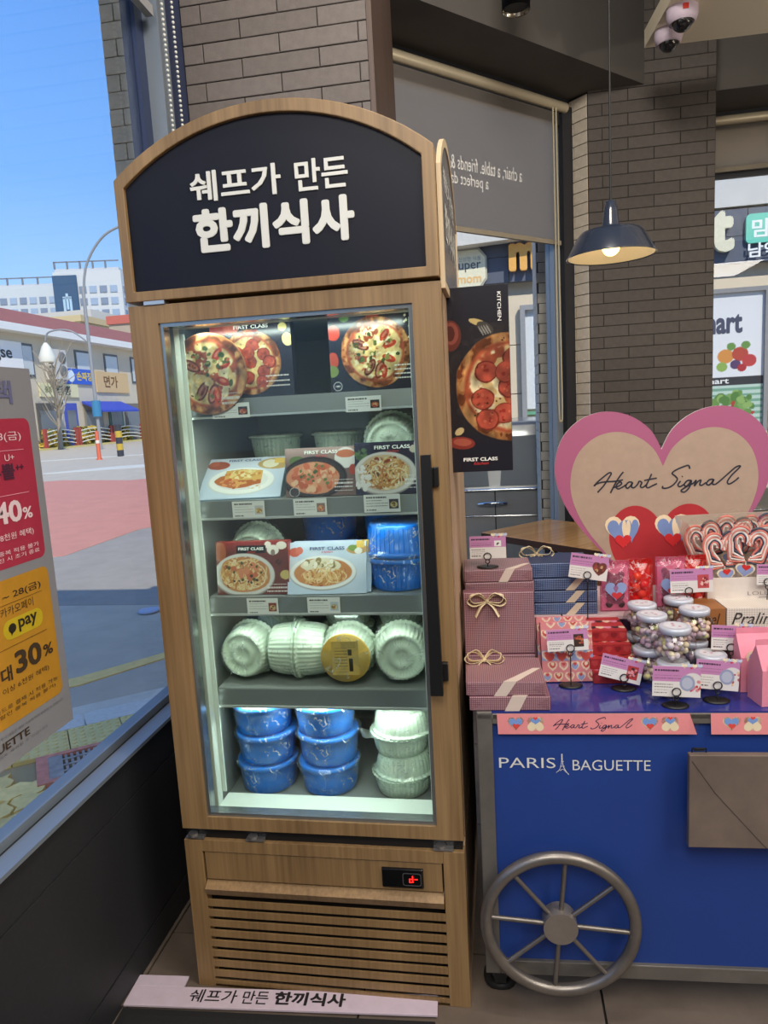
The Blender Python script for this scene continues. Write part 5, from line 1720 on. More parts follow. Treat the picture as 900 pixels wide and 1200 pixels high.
# ------------------------------------------------------------------ gifts on the cart
pinkdot = dots_mat('pink_dotted_paper', (118, 76, 88), (178, 142, 146), 210, .36)
navydot = dots_mat('navy_dotted_paper', (38, 52, 88), (116, 136, 172), 200, .4)
sheer = mat('sheer_ribbon', (214, 196, 184), .5, spec=.4)
bow_m = C(224, 206, 170, rough=.5)
gauze = film('gauze_ribbon', (226, 210, 200), gloss=.6, rough=.4, clear=.86)
def bow(t, M, s=1.):
    b = MB()
    for sx in (-1, 1):
        for k in (0, 1):
            lp = spline([(0, 0, .004), (sx * .020, -.002 - k * .006, .022 + k * .006), (sx * (.042 + .006 * k), -.004, .020 - k * .012), (sx * .034, -.006, .002 - k * .008), (0, 0, .004)], 5)
            b.tube([(p[0] * s, p[1] * s, p[2] * s) for p in lp], .0085 * s, 6, flat=.12)
        tl = spline([(0, 0, .004), (sx * .016, -.008, -.008), (sx * .030, -.010, -.034)], 5)
        b.tube([(p[0] * s, p[1] * s, p[2] * s) for p in tl], .0070 * s, 6, flat=.12)
    b.ball((0, -.002, .004), .006 * s, 6, 5)
    return b.build('bow', bow_m, t, M)
def gift(label, w, d, h, M, m, group, band=None, bowM=None, ends=True):
    t = thing('gift_box', label, 'gift box', M=M, group=group)
    MB().box(-w / 2, w / 2, 0, d, 0, h).build('wrapped_box', m, t, bevel=.003)
    if ends:
        MB().prism([(-w / 2 + .004, -.0006, h - .004), (-w / 2 + h * .9, -.0006, h * .5), (-w / 2 + .004, -.0006, .004)], (0, -.0004, 0)).build('paper_fold', m, t)
        MB().prism([(w / 2 - .004, -.0006, h - .004), (w / 2 - .004, -.0006, .004), (w / 2 - h * .9, -.0006, h * .5)], (0, -.0004, 0)).build('paper_fold', m, t)
    if band:
        b = MB()
        x0, x1, wd, lean = band
        b.prism([(x0, -.0016, 0), (x0 + wd, -.0016, 0), (x0 + wd + lean, -.0016, h + .0016), (x0 + lean, -.0016, h + .0016)], (0, .001, 0))
        xe = min(x1, w / 2 - .004)
        b.prism([(x0 + lean, 0, h + .0006), (x0 + wd + lean, 0, h + .0006), (xe, (xe - x0 - lean) * .9, h + .0006), (xe - wd * .6, (xe - x0 - lean) * .9, h + .0006)], (0, 0, .001))
        b.build('ribbon', sheer, t)
    if bowM is not None:
        bow(t, bowM)
    return t
G1 = 'pink dotted gift boxes'
gift('lowest pink dotted box, flat at the front corner of the cart', .187, .17, .035, on_cart(.078, .008), pinkdot, G1, (-.012, .09, .034, .018))
gift('pink dotted box with a bow lying on the lowest pink box', .184, .16, .034, on_cart(.070, .012, CZ + .0352), pinkdot, G1, (-.028, .09, .030, .024), T(-.045, .125, .036, 0, -.5))
gift('pink dotted box standing upright with a bow, behind the flat pink boxes', .180, .034, .165, on_cart(.067, .197, CZ + .07), pinkdot, G1, None, T(-.030, -.004, .138), ends=False)
b = thing('gift_box', 'pink dotted box under the upright pink box, mostly hidden', 'gift box', M=on_cart(.067, .192), group=G1)
MB().box(-.09, .09, 0, .20, 0, .0695).build('wrapped_box', pinkdot, b, bevel=.003)
gift('lower pink dotted box of the pair stacked high at the back left', .182, .14, .030, on_cart(.073, .262, CZ + .214), pinkdot, G1)
gift('upper pink dotted box of the pair stacked high, pale blue ribbon across', .180, .14, .034, on_cart(.071, .262, CZ + .2444), pinkdot, G1, (.0, .09, .024, .02))
rb_ = thing('riser_box', 'grey riser block hidden behind the upright pink box', 'riser', M=on_cart(.071, .40))
MB().box(-.085, .085, 0, .10, 0, .213).build('block', C(70, 66, 72), rb_)
MB().box(-.085, .085, -.004, 0, .20, .213).build('rim', C(90, 86, 92), rb_)
G2 = 'navy dotted gift boxes'
RZ = .124                      # height of the dark riser boxes
for k, lab in enumerate(('lowest navy dotted gift box of the stack of four', 'second lowest navy dotted gift box of the stack of four', 'second highest navy dotted gift box of the stack of four', 'topmost navy dotted gift box of the stack, cream bow on its back edge')):
    w = .172 if k < 3 else .165
    g_ = gift(lab, w, .135, .0335 if k < 3 else .042, on_cart(.256 - (.012 if k == 3 else 0), .352 + (.004 if k == 3 else 0), CZ + RZ + .0005 + k * .0345), navydot, G2, None, T(-.055, .10, .044) if k == 3 else None)
    if k < 3:
        MB().prism([(.0, -.0018, 0), (.024, -.0018, 0), (.052, -.0018, .033), (.030, -.0018, .033)], (0, .001, 0)).build('cream_label', C(206, 190, 166), g_)
navybox = mat('riser_navy', (38, 30, 56), .4)
pinkrim = C(206, 168, 170)
def riser(label, t, wd, h, d, emblem=False):
    r = thing('riser_box', label, 'box', M=on_cart(t, .330), group='dark display risers')
    MB().box(0, wd, 0, d, 0, h).build('box', navybox, r, bevel=.001)
    MB().frame([(0, -.0005, .002), (wd, -.0005, .002), (wd, -.0005, h), (0, -.0005, h)], [(.008, -.0005, .010), (wd - .008, -.0005, .010), (wd - .008, -.0005, h - .008), (.008, -.0005, h - .008)], (0, -.001, 0)).build('pink_border', pinkrim, r)
    MB().box(0, wd, 0, d, h, h + .0003).build('lid_sheet', C(196, 170, 172), r)
    if emblem:
        q = MB()
        E_ = FRONT(wd * .52, -.0012, h * .40)
        pts = [(.026 * math.cos(a), .026 * math.sin(a)) for a in np.linspace(.1, PI - .1, 14)]
        for p in pts: flat(q, circ(p[0], p[1], .0018, n=6), M=E_)
        for a_, b_ in (((-.014, -.002), (.014, -.002)), ((-.012, -.002), (-.012, .009)), ((.012, -.002), (.012, .009)), ((-.012, .009), (.012, .009)), ((-.004, .009), (-.004, .002)), ((-.004, .002), (.006, .002))):
            ribbon(q, [a_, b_], .0016, M=E_)
        q.build('emblem', C(200, 186, 196), r)
riser('narrow dark riser box with pink border under the navy gifts', .168, .074, RZ, .32)
riser('wide dark riser box with pink border and a round emblem', .246, .262, RZ, .32, True)
rr_ = thing('riser_box', 'wide white riser under the lollipop box', 'box', M=on_cart(.512, .345), group=None)
MB().box(0, .60, 0, .30, 0, RZ).build('box', C(150, 138, 140), rr_)
MB().box(0, .60, -.001, .0, RZ - .008, RZ).build('rim', pinkrim, rr_)

# heart shaped stand-up sign
hs_ = thing('heart_sign', 'big pink heart shaped board reading Heart Signal at the back of the cart', 'sign', M=on_cart(.592, .66, CZ))
def big_heart(cx, cy, w, h):
    raw = [(0, -1.0), (-.30, -.72), (-.62, -.36), (-.86, -.02), (-.985, .30), (-.99, .58), (-.90, .82), (-.72, .98), (-.50, 1.03), (-.28, .97), (-.10, .82), (0, .62)]
    left = spline([(0, -1.0)] + raw[1:-1] + [(0, .62)], 5)
    pts = [(p[0], p[1]) for p in left]
    pts += [(-p[0], p[1]) for p in pts[1:-1][::-1]]
    return [(cx + x * w / 2, cy + y * h / 2) for x, y in pts]
HP = FRONT(0, 0, 0)
ho_ = big_heart(0, .36, .640, .60)
MB().prism([(x, 0, z) for x, z in ho_], (0, .008, 0), side=1).build('board', [mat('heart_pink', (170, 92, 128), .5), C(236, 226, 222)], hs_)
q = MB(); flat(q, big_heart(.004, .325, .555, .545), M=HP); q.build('cream_heart', C(174, 150, 132), hs_)
q = MB(); flat(q, big_heart(.0, .20, .315, .34), M=HP, d=.0012); q.build('red_heart', C(176, 40, 48), hs_)
q = MB(); script(q, HEART_SIGNAL, -.203, .412, .432, .0048, M=HP, d=.0016); q.build('script_lettering', C(38, 38, 52), hs_)
for x in (-.118, .032):
    q = MB()
    flat(q, heart_pts(x, .295, .105, .098), 0, HP, .002); flat(q, heart_pts(x - .010, .293, .070, .078), 1, HP, .0024); flat(q, heart_pts(x + .028, .295, .044, .075), 1, HP, .0026)
    flat(q, heart_pts(x + .012, .290, .026, .085), 0, HP, .0028); flat(q, heart_pts(x + .002, .262, .050, .044), 2, HP, .003)
    q.build('paper_heart', [C(236, 214, 180), C(120, 144, 196), C(214, 40, 44)], hs_)
MB().box(-.06, .06, .0, .13, .0, .003).prism([(-.05, .010, 0), (-.05, .12, 0), (-.05, .010, .20)], (.004, 0, 0)).build('strut', C(200, 170, 180), hs_)

# candy bags
bag_pink = film('bag_film_pink', (248, 206, 220), gloss=1.2, rough=.15, crinkle=.5, cscale=40, body=((226, 130, 164), .20))
bag_red = film('bag_film_red', (250, 150, 146), gloss=1.2, rough=.15, crinkle=.5, cscale=40, body=((214, 52, 54), .18))
choc = C(58, 40, 38, rough=.4)
def pillow(w, h, d, zz=True):
    vs, fs = [], []
    nx, nz = 8, 12
    for s in (-1, 1):
        for j in range(nz + 1):
            for i in range(nx + 1):
                u, v = i / nx, j / nz
                f = (math.sin(PI * min(1, max(0, u))) ** .5) * (math.sin(PI * min(1, max(0, (v - .03) / .94))) ** .6)
                y = s * d / 2 * f
                vs.append(((u - .5) * w, y, v * h))
    o = (nx + 1) * (nz + 1)
    for s in (0, 1):
        for j in range(nz):
            for i in range(nx):
                a = s * o + j * (nx + 1) + i
                q_ = (a, a + 1, a + nx + 2, a + nx + 1)
                fs.append(q_ if s == 0 else q_[::-1])
    return MB().add(vs, fs, 0, True)
def bear_bag(label, M):
    t = thing('candy_bag', label, 'candy bag', M=M, group='pink bags with chocolate bears')
    bk = MB().box(-.035, .035, -.001, .001, .004, .128).build('backing_card', C(226, 150, 176), t)
    pillow(.080, .136, .036).build('bag', bag_pink, t)
    bb = MB().ball((0, -.007, .088), .022, 12, 8, sc=(1, .35, .85)).ball((-.017, -.007, .104), .009, 8, 6, sc=(1, .4, 1)).ball((.017, -.007, .104), .009, 8, 6, sc=(1, .4, 1))
    bb.ball((0, -.006, .048), .026, 12, 8, sc=(1, .3, 1)).ball((-.016, -.007, .022), .010, 8, 6, sc=(1, .4, 1)).ball((.016, -.007, .022), .010, 8, 6, sc=(1, .4, 1))
    bb.build('chocolate_bear', choc, t)
    q = MB()
    flat(q, heart_pts(0, .058, .058, .052), 0, FRONT(0, -.0175, 0), 0); flat(q, heart_pts(.002, .046, .028, .022), 1, FRONT(0, -.0175, 0), .0006)
    q.build('heart_label', [C(132, 152, 196), C(196, 44, 52)], t)
    MB().box(-.040, .040, -.002, .002, .130, .142).build('seal', bag_pink, t)
def mix_bag(label, M, seed):
    t = thing('candy_bag', label, 'candy bag', M=M, group='red bags of mixed sweets')
    MB().box(-.031, .031, .004, .006, .004, .126).build('backing_card', C(206, 56, 52), t)
    pillow(.072, .132, .042).build('bag', bag_red, t)
    r = random.Random(seed)
    for k, (x, z, c) in enumerate(((-.008, .094, (230, 178, 76)), (.012, .070, (226, 120, 150)), (-.012, .064, (226, 200, 150)), (.004, .044, (232, 196, 160)), (-.014, .030, (206, 60, 60)), (.012, .024, (226, 170, 170)))):
        MB().ball((x, -.006, z), .0125, 8, 6, sc=(1, .6, .9)).build('sweet', C(*c, rough=.4), t)
    MB().box(-.036, .036, -.002, .002, .126, .142).build('seal', bag_red, t)
bz = CZ + RZ + .001
bear_bag('pink bag with a chocolate bear, next to the navy gifts', on_cart(.392, .372, bz, 0, -.06))
mix_bag('red bag of sweets between the two pink bear bags', on_cart(.462, .385, bz, .1, -.06), 1)
bear_bag('pink bag with a chocolate bear behind a price card, toward the lollipops', on_cart(.548, .40, bz, -.05, -.06))
mix_bag('red bag of sweets beside the lollipop box', on_cart(.612, .415, bz, .05, -.06), 2)
# lollipops in a white box with clear walls
lb = thing('lollipop_box', 'white card box with a clear cover for swirl lollipops', 'box', M=on_cart(.645, .40, bz))
MB().box(0, .30, 0, .002, 0, .080).box(0, .30, .13, .132, 0, .080).box(0, .002, .002, .13, 0, .080).box(.298, .30, .002, .13, 0, .080).box(0, .30, 0, .132, 0, .002).build('tray', C(214, 204, 196), lb)
clr = film('clear_cover', (240, 238, 234), gloss=.9, rough=.06)
cv = MB()
cv.add([(0, 0, .08), (-.045, .02, .228), (-.045, .15, .232), (0, .13, .08)], [(0, 1, 2, 3)])
cv.add([(-.045, .02, .228), (.30, .02, .232), (.30, .15, .236), (-.045, .15, .232)], [(0, 1, 2, 3)])
cv.build('cover', clr, lb)
MB().prism([(-.045, .150, .232), (.30, .150, .236), (.30, .132, .08), (0, .132, .08)], (0, .0015, 0)).build('back_card', C(206, 190, 178), lb)
q = MB(); text(q, 'LOLLI', .105, .030, w=.058, h=.010, bold=-.01, M=FRONT(0, -.0005, 0)); q.build('lettering', C(130, 120, 116), lb); q = MB(); text(q, 'lollipop', .136, .021, w=.045, h=.005, M=FRONT(0, -.0005, 0)); q.build('lettering', C(130, 120, 116), lb)
cols = [C(232, 222, 214, rough=.3), C(220, 122, 108, rough=.3), C(56, 62, 84, rough=.3), C(232, 222, 214, rough=.3), C(222, 140, 126, rough=.3)]
def lolly_mesh():
    b = MB()
    n = 7
    for k in range(n):                     # a fan of flattened sugar ropes wound from both lobes
        for s in (-1, 1):
            pts = []
            for i in range(15):
                a = -.35 + i / 14 * (1.25 * PI + .7)
                r = .012 + k * .0062
                x = s * (.023 + .0 - r * math.cos(a) * .62)
                z = .022 + r * math.sin(a) * .80 - (.55 * r if i > 12 else 0)
                pts.append((x, 0.0 + .0015 * math.sin(i + k), z))
            pts.append((s * .006 * (n - k) * .3, 0, -.038 + .003 * (n - k)))
            b.tube(spline(pts, 2), .0036, 5, m=(k + (s > 0)) % 5)
    return b.mesh('swirl', cols)
lm = lolly_mesh()
stick = MB().tube([(0, .001, -.036), (0, .001, -.11)], .0025, 6).mesh('stick', C(226, 220, 212))
tgb = MB()
FF = FRONT(0, -.006, -.062)
flat(tgb, heart_pts(0, 0, .050, .042), 0, FF, 0); flat(tgb, heart_pts(0, 0, .041, .034), 1, FF, .0006); flat(tgb, heart_pts(.002, .010, .022, .018), 2, FF, .0012)
tgm = tgb.mesh('heart_tag', [C(230, 214, 186), C(140, 156, 200), C(206, 40, 40)])
lw = MB().lathe([(.06, -.008), (.062, .0), (.06, .008)], 14, cap=True, smooth=False, jit=.03, M=Matrix.Translation((0, 0, .022)) @ Euler((PI / 2, 0, 0)).to_matrix().to_4x4()).mesh('wrapper', film('lolly_wrap', gloss=.6, rough=.06, crinkle=.12))
for i, (x, y, z, ry, rz) in enumerate(((.058, .050, .148, -.10, .05), (.118, .038, .162, .12, -.25), (.190, .046, .165, -.05, .1), (.020, .085, .170, -.25, .2), (.255, .04, .162, .1, 0), (.100, .100, .182, .15, 0), (.175, .105, .185, -.1, .1))):
    names = ('front left lollipop in the white box, blue heart tag', 'lollipop turned sideways, second from the left at the box front', 'front lollipop above the box lettering', 'lollipop leaning out at the left wall of the clear cover', 'lollipop at the right of the box, behind a price card', 'lollipop standing behind the front ones at the left', 'lollipop standing behind the front ones at the right')
    t = thing('lollipop', names[i], 'lollipop', M=on_cart(.645, .40, bz) @ T(x, y, z - .012, rz, 0, ry), group='swirl lollipops')
    link('swirl', lm, t); link('stick', stick, t); link('heart_tag', tgm, t); link('wrapper', lw, t)

# candy jars
jar_glass = film('jar_glass', (246, 248, 248), gloss=1., rough=.02)
jar_m = MB().lathe([(.002, .001), (.032, .001), (.040, .006), (.0475, .022), (.049, .036), (.046, .052), (.036, .066), (.033, .070), (.033, .074)], 28, cap=False).mesh('jar', jar_glass)
lid_m = MB().lathe([(.0345, .068), (.037, .069), (.0375, .080), (.0355, .083), (.030, .0835), (.001, .0835)], 28, cap=False).mesh('lid', mat('jar_lid', (196, 202, 216), .35, .2))
lp = MB()
flat(lp, circ(0, 0, .026), 0, Matrix.Translation((0, 0, .0839)), 0)
for i in range(3): flat(lp, [(p[0], p[1]) for p in heart_pts(-.012 + i * .012, .004 - (i % 2) * .008, .009)], 1, Matrix.Translation((0, 0, .0842)), 0)
lpm = lp.mesh('lid_print', [C(206, 206, 214), C(190, 130, 150)])
cc_ = [C(236, 222, 190, rough=.4), C(206, 172, 190, rough=.4), C(226, 212, 216, rough=.4), C(186, 158, 168, rough=.4), C(236, 204, 184, rough=.4), C(224, 218, 150, rough=.4)]
def candy_mesh(seed):
    r = random.Random(seed)
    b = MB()
    n = 0
    while n < 54:
        z = r.uniform(.009, .060)
        R = (.039 if z < .012 else .041 if z < .050 else .032) - .0075
        a, q = r.uniform(0, 2 * PI), (R * math.sqrt(r.uniform(.35, 1)))
        b.ball((q * math.cos(a), q * math.sin(a), z), .0092, 7, 5, m=r.randrange(6), sc=(1, r.uniform(.75, 1), r.uniform(.7, .95)))
        n += 1
    return b.mesh('candies', cc_)
cms = [candy_mesh(i) for i in range(3)]
JZ = .0845
jars = ((.446, .300, 1, 'back left jar of the upper layer, left of the tall cluster'), (.552, .345, 1, 'rearmost candy jar of the upper layer'), (.455, .214, 1, 'middle left candy jar of the upper layer'), (.563, .249, 1, 'large looking candy jar at the right of the upper layer'), (.470, .128, 1, 'foremost candy jar of the upper layer'),
        (.571, .150, 0, 'candy jar of the lower layer behind the right price card'), (.466, .088, 0, 'foremost candy jar of the lower layer, behind a price card'), (.436, .196, 0, 'lower candy jar under the middle left one'), (.440, .300, 0, 'lower candy jar at the back left'), (.560, .250, 0, 'lower candy jar under the large looking one'), (.550, .348, 0, 'lower candy jar at the very back'))
jars = [(a, b_ + (.0 if c else .0), c, d_) for a, b_, c, d_ in jars]
lower = {}
for i, (t_, w_, up_, lab) in enumerate(jars):
    if up_ == 1 and i == 2: t_, w_ = .447, .206
    if up_ == 1 and i == 4: t_, w_ = .474, .106
    if not up_ and i == 6: t_, w_ = .468, .096
    j = thing('candy_jar', lab, 'jar', M=on_cart(t_, w_, CZ + (JZ if up_ else 0), i * 1.3), group='glass jars of candies')
    link('jar', jar_m, j); link('lid', lid_m, j); link('lid_print', lpm, j)
    o = link('candies', cms[i % 3], j); o['kind'] = 'stuff'
# caramel and praline boxes
def choc_box(label, word, t_, w_, w, h, d, M, side, wc, patt=False):
    t = thing('chocolate_box', label, 'box', M=M, group='boxes of chocolates')
    m_ = C(*side) if not patt else dots_mat('praline_paper', (222, 214, 204), (196, 186, 176), 160, .5)
    MB().box(0, w, 0, d, 0, h).build('carton', m_, t, bevel=.001)
    q = MB(); text(q, word, .012, h * .30, w=w * .80, h=h * .50, shear=.35, M=FRONT(0, -.0008, 0)); q.build('lettering', C(*wc), t)
    return t
cm_ = choc_box('tan box with dark script reading Caramel', 'Caramel', 0, 0, .128, .062, .13, on_cart(.532, .205 + .10, CZ + .085), (150, 96, 50), (60, 34, 20))
choc_box('white patterned box with script reading Praline', 'Praline', 0, 0, .15, .062, .13, on_cart(.663, .205 + .10, CZ + .085), (222, 214, 204), (50, 44, 44), True)
choc_box('dark brown box with script reading Cacao under the tan box', 'Cacao', 0, 0, .29, .084, .13, on_cart(.612, .235, CZ), (84, 48, 34), (40, 24, 18))
# patterned cards and red boxes
P0 = Paint(.128, .150, (226, 130, 136), .0016, 61)
for r_ in range(6):
    for c_ in range(5):
        x, y = .012 + c_ * .028 + (.014 if r_ % 2 else 0), .012 + r_ * .027
        k = (r_ + c_) % 3
        if r_ in (2,):
            P0.rect(max(0, x - .02), x + .02, y - .013, y + .013, (140, 158, 206))
        P0.heart(x, y, .026, (236, 214, 180)); P0.heart(x, y + (.002 if k else -.002), .018, [(140, 158, 206), (214, 66, 60), (226, 130, 136)][k]); P0.heart(x, y + .005, .010, [(214, 66, 60), (236, 214, 180), (214, 66, 60)][k])
for x in (.02, .05, .11): P0.heart(x, .062, .026, (214, 70, 62))
for i, lab in enumerate(('foremost pink heart patterned card pack leaning back', 'second heart patterned card pack behind the first')):
    t = thing('heart_pack', lab, 'gift pack', M=on_cart(.236 - i * .006, .176 + i * .045, CZ + .002, .03, -.20), group='heart patterned packs')
    MB().box(-.064, .064, 0, .022, 0, .150).build('pack', C(220, 130, 140), t, bevel=.001)
    P0.build('front_print', t, FRONT(-.064, -.0003, 0), PRINT)
for i, lab in enumerate(('lowest red heart printed box, lying flat beside the pink packs', 'second red heart printed box', 'third red heart printed box', 'topmost red heart printed box with pink and black hearts')):
    t = thing('red_box', lab, 'gift box', M=on_cart(.352 - i * .006, .165 + i * .018, CZ + i * .0305, 0), group='red heart printed boxes')
    MB().box(-.056, .056, 0, .11, 0, .030).build('carton', C(176, 36, 40), t, bevel=.001)
    P = Paint(.110, .108, (196, 44, 46), .002, 70 + i)
    for k in range(6):
        P.heart(.010 + k * .019, .020, .022, [(226, 130, 160), (60, 30, 34), (236, 200, 170)][k % 3]); P.heart(.016 + k * .019, .070, .022, [(236, 200, 170), (226, 130, 160), (60, 30, 34)][k % 3])
    P.build('lid_print', t, Matrix.Translation((-.055, .001, .0302)), PRINT)
    P.s = 0
    Q = Paint(.110, .028, (186, 38, 42), .002, 80 + i)
    for k in range(5): Q.heart(.012 + k * .022, .015, .018, [(206, 60, 60), (150, 26, 34)][k % 2])
    Q.build('front_print', t, FRONT(-.055, -.0004, .001), PRINT)
# gable boxes
def gable(label, M):
    t = thing('gable_box', label, 'gift box', M=M, group='pink gable boxes')
    pk = C(226, 140, 160)
    w, d, h = .10, .062, .085
    MB().prism([(0, 0, 0), (0, d, 0), (0, d, h), (0, d * .5, h + .052), (0, 0, h)], (w, 0, 0)).build('carton', pk, t, bevel=.001)
    MB().box(0, w, d * .5 - .001, d * .5 + .001, h + .050, h + .064).build('ridge', pk, t)
    M_ = plane((.046, -.0006, .052), (1, 0, 0), (0, 0, 1))
    q = MB(); flat(q, heart_pts(.0, .022, .070, .062), 0, M_, 0); flat(q, heart_pts(0, .024, .056, .048), 1, M_, .0006); flat(q, heart_pts(0, .006, .03, .028), 2, M_, .0012)
    q.build('heart_print', [C(236, 214, 180), C(122, 150, 206), C(214, 66, 60)], t)
gable('foremost pink gable top box at the right corner of the cart top', on_cart(.640, .022, CZ, .12))
gable('pink gable top box just behind the foremost one', on_cart(.625, .105, CZ, .05))

# price cards on wire clips
black_w = C(24, 23, 24, rough=.45)
purple = (204, 130, 186)
def card(label, x, w, z, ww, hh, pic, base_z, seed, tilt=-.12, roll=0., yaw=0., ring=(.5, .06), base=True):
    """(x, w, z): lower left corner of the card in cart coordinates"""
    t = thing('price_card', label, 'price card', M=on_cart(x + ww / 2, w, base_z, yaw), group='price cards on wire clips')
    zz = z - base_z
    CMt = T(0, 0, zz, 0, tilt) @ Euler((0, roll, 0)).to_matrix().to_4x4()
    cd_ = MB().box(-ww / 2, ww / 2, 0, .0007, 0, hh).build('card', C(232, 226, 222), t, CMt)
    P = Paint(ww, hh, (232, 226, 222), .0010, seed)
    P.rect(0, ww, hh * .50, hh, purple)
    P.dash(.005, ww * .55, hh * .86, .0045, (52, 36, 60))
    for i in range(2): P.dash(.005, ww * .6, hh * (.70 - i * .10), .0014, (140, 84, 130))
    for i in range(3): P.dash(.005, ww * (.42 - .08 * (i == 2)), hh * (.40 - i * .09), .0013, (120, 112, 112))
    P.dash(.005, ww * .30, hh * .12, .0024, (86, 78, 84))
    kind, cs = pic
    px, py = ww * .78, hh * .46
    if kind == 'heart':
        P.heart(px, py, hh * .62, cs[0]); P.spots(px, py + .003, hh * .22, hh * .18, 12, .0035, cs[1:])
    elif kind == 'square':
        P.rect(px - hh * .24, px + hh * .22, py - hh * .30, py + hh * .28, cs[0]); P.spots(px, py, hh * .18, hh * .2, 12, .0035, cs[1:])
    elif kind == 'jar':
        P.ell(px + .006, py, hh * .34, hh * .34, (226, 222, 220)); P.spots(px + .010, py - .002, hh * .22, hh * .26, 14, .0035, cs[1:]); P.ell(px - .006, py, hh * .24, hh * .26, (150, 160, 196)); P.ell(px - .006, py, hh * .17, hh * .19, (186, 192, 214))
    elif kind == 'plain':
        P.rect(px - .010, px + .008, py + .004, py + .020, (240, 238, 236)); P.spots(px - .001, py + .011, .004, .003, 4, .002, cs)
    P.build('print', cd_, FRONT(-ww / 2, -.0004, 0), PRINT)
    q = MB()
    for i in range(4):
        flat(q, heart_pts(ww * .16 + i * ww * .105, hh + .001, .013, .012), (i % 2), FRONT(0, -.0008, 0), 0)
    flat(q, heart_pts(ww * .30, hh - .003, .006, .005), 2, FRONT(0, -.0012, 0), 0)
    q.build('heart_edge', [C(234, 220, 190), C(190, 196, 222), C(206, 50, 66)], cd_)
    # wire clip: two rings, stem, oval base
    rx, rz_ = (ring[0] - .5) * ww, zz + ring[1] * hh
    q = MB()
    q.tube([(rx + .0095 * math.cos(a * PI / 9), -.0035, rz_ + .004 + .0095 * math.sin(a * PI / 9)) for a in range(18)], .0014, 6, closed=True)
    q.tube([(rx + .0055 * math.cos(a * PI / 7), -.0035, rz_ - .010 + .0055 * math.sin(a * PI / 7)) for a in range(14)], .0013, 6, closed=True)
    q.build('ring_clip', black_w, t)
    if rz_ > .02:
        MB().tube([(rx, -.0025, rz_ - .015), (rx, -.001, .002)], .0014, 6).build('stem', black_w, t)
    if base:
        MB().lathe([(.028, 0), (.030, .002), (.022, .004)], 20, M=Matrix.Translation((rx, .004, 0)) @ Matrix.Diagonal((1, .75, 1, 1))).build('base', black_w, t)
    return t
R3 = [(120, 50, 40), (90, 36, 30), (206, 160, 110), (170, 60, 50)]
card('price card standing on the highest pink boxes at the back left', -.001, .285, 1.075, .096, .060, ('plain', [(60, 50, 50), (120, 110, 110)]), CZ + .279, 91, -.1, 0, 0, (.48, .04))
card('price card with a chocolate heart, in front of the navy gifts', .259, .318, 1.003, .100, .066, ('heart', R3), CZ + .0005, 92, -.12, .16, 0, (.50, .12), base=False)
card('price card with a red candy bag picture, before the pink bags', .532, .345, .952, .110, .064, ('square', [(206, 70, 76), (236, 190, 180), (150, 30, 40)]), CZ + RZ + .0005, 93, -.1, -.02, 0, (.42, .02))
card('price card leaning on the heart patterned packs', .183, .150, .864, .100, .054, ('square', [(60, 36, 30), (206, 110, 60), (170, 60, 50)]), CZ, 94, -.18, -.04, 0, (.55, .06))
card('price card on a clip in front of the red boxes', .300, .128, .795, .100, .056, ('square', [(196, 50, 54), (60, 30, 34), (236, 150, 160)]), CZ, 95, -.2, .26, 0, (.62, .05))
card('left price card with a jar picture, in front of the candy jars', .403, .028, .795, .106, .070, ('jar', [(0, 0, 0), (226, 130, 140), (236, 200, 160), (206, 60, 60)]), CZ, 96, -.12, .05, 0, (.50, .12))
card('right price card with a jar picture, in front of the candy jars', .505, .055, .800, .096, .068, ('jar', [(0, 0, 0), (226, 130, 140), (236, 200, 160), (206, 60, 60)]), CZ, 97, -.12, .10, 0, (.52, .10))
card('price card with a caramel picture before the tan box', .572, .150, .860, .090, .060, ('square', [(176, 120, 66), (120, 76, 40), (206, 160, 96)]), CZ, 98, -.12, .06, 0, (.50, .06))
card('price card before the white Praline box, cut by the frame', .664, .146, .856, .090, .060, ('square', [(90, 70, 60), (206, 190, 170)]), CZ, 99, -.12, .06, 0, (.50, .06))
card('price card hanging before the lollipop box at the right edge', .765, .380, .958, .090, .056, ('heart', R3), CZ + RZ + .0005, 90, -.1, .03, 0, (.30, .10))

# ================================================================== OTHER THINGS INSIDE
# promotion board hung on the street window
pbd = thing('promotion_board', 'grey promotion board with a pink and a yellow panel, on the street window', 'poster', (-1.046, .84, .780))
MB().box(0, .006, 0, .615, 0, .838).build('board', mat('board_grey', (142, 142, 148), .6), pbd)
BM = plane((.0065, 0, 0), (0, 1, 0), (0, 0, 1))
def Bx(y): return y - .84
def Bz(z): return z - .780
q = MB(); flat(q, rrect(Bx(.90), Bx(1.430), Bz(1.192), Bz(1.508), .018), M=BM, d=0); q.build('pink_panel', C(176, 46, 72), pbd)
q = MB(); flat(q, rrect(Bx(.90), Bx(1.430), Bz(.862), Bz(1.170), .018), M=BM, d=0); q.build('yellow_panel', C(196, 140, 36), pbd)
def bt(name, rows, c, d=.0008):
    for body, y1, z, w, h, bo in rows:
        q = MB()
        text(q, body, Bx(y1), Bz(z), w=w, h=h, bold=bo, M=BM, d=d, align='r')
        q.build(name, C(*c), pbd)
bt('title_lettering', [('제휴 혜택', 1.385, 1.540, .30, .050, .02)], (110, 112, 150))
bt('white_lettering', [('3/26(수) ~ 28(금)', 1.396, 1.458, .26, .022, .0), ('U+', 1.366, 1.418, .030, .014, .0), ('40', 1.368, 1.285, .085, .048, .03), ('%', 1.402, 1.287, .032, .026, .02), ('(1만원 이상 구매 시 8천원 혜택)', 1.398, 1.248, .30, .017, 0), ('* 본 행사는 U+멤버십 할인과 중복 적용 불가', 1.41, 1.220, .40, .010, 0), ('* 일부 점포 제외, 한정 수량 소진 시 조기 종료', 1.41, 1.206, .40, .010, 0)], (240, 214, 220))
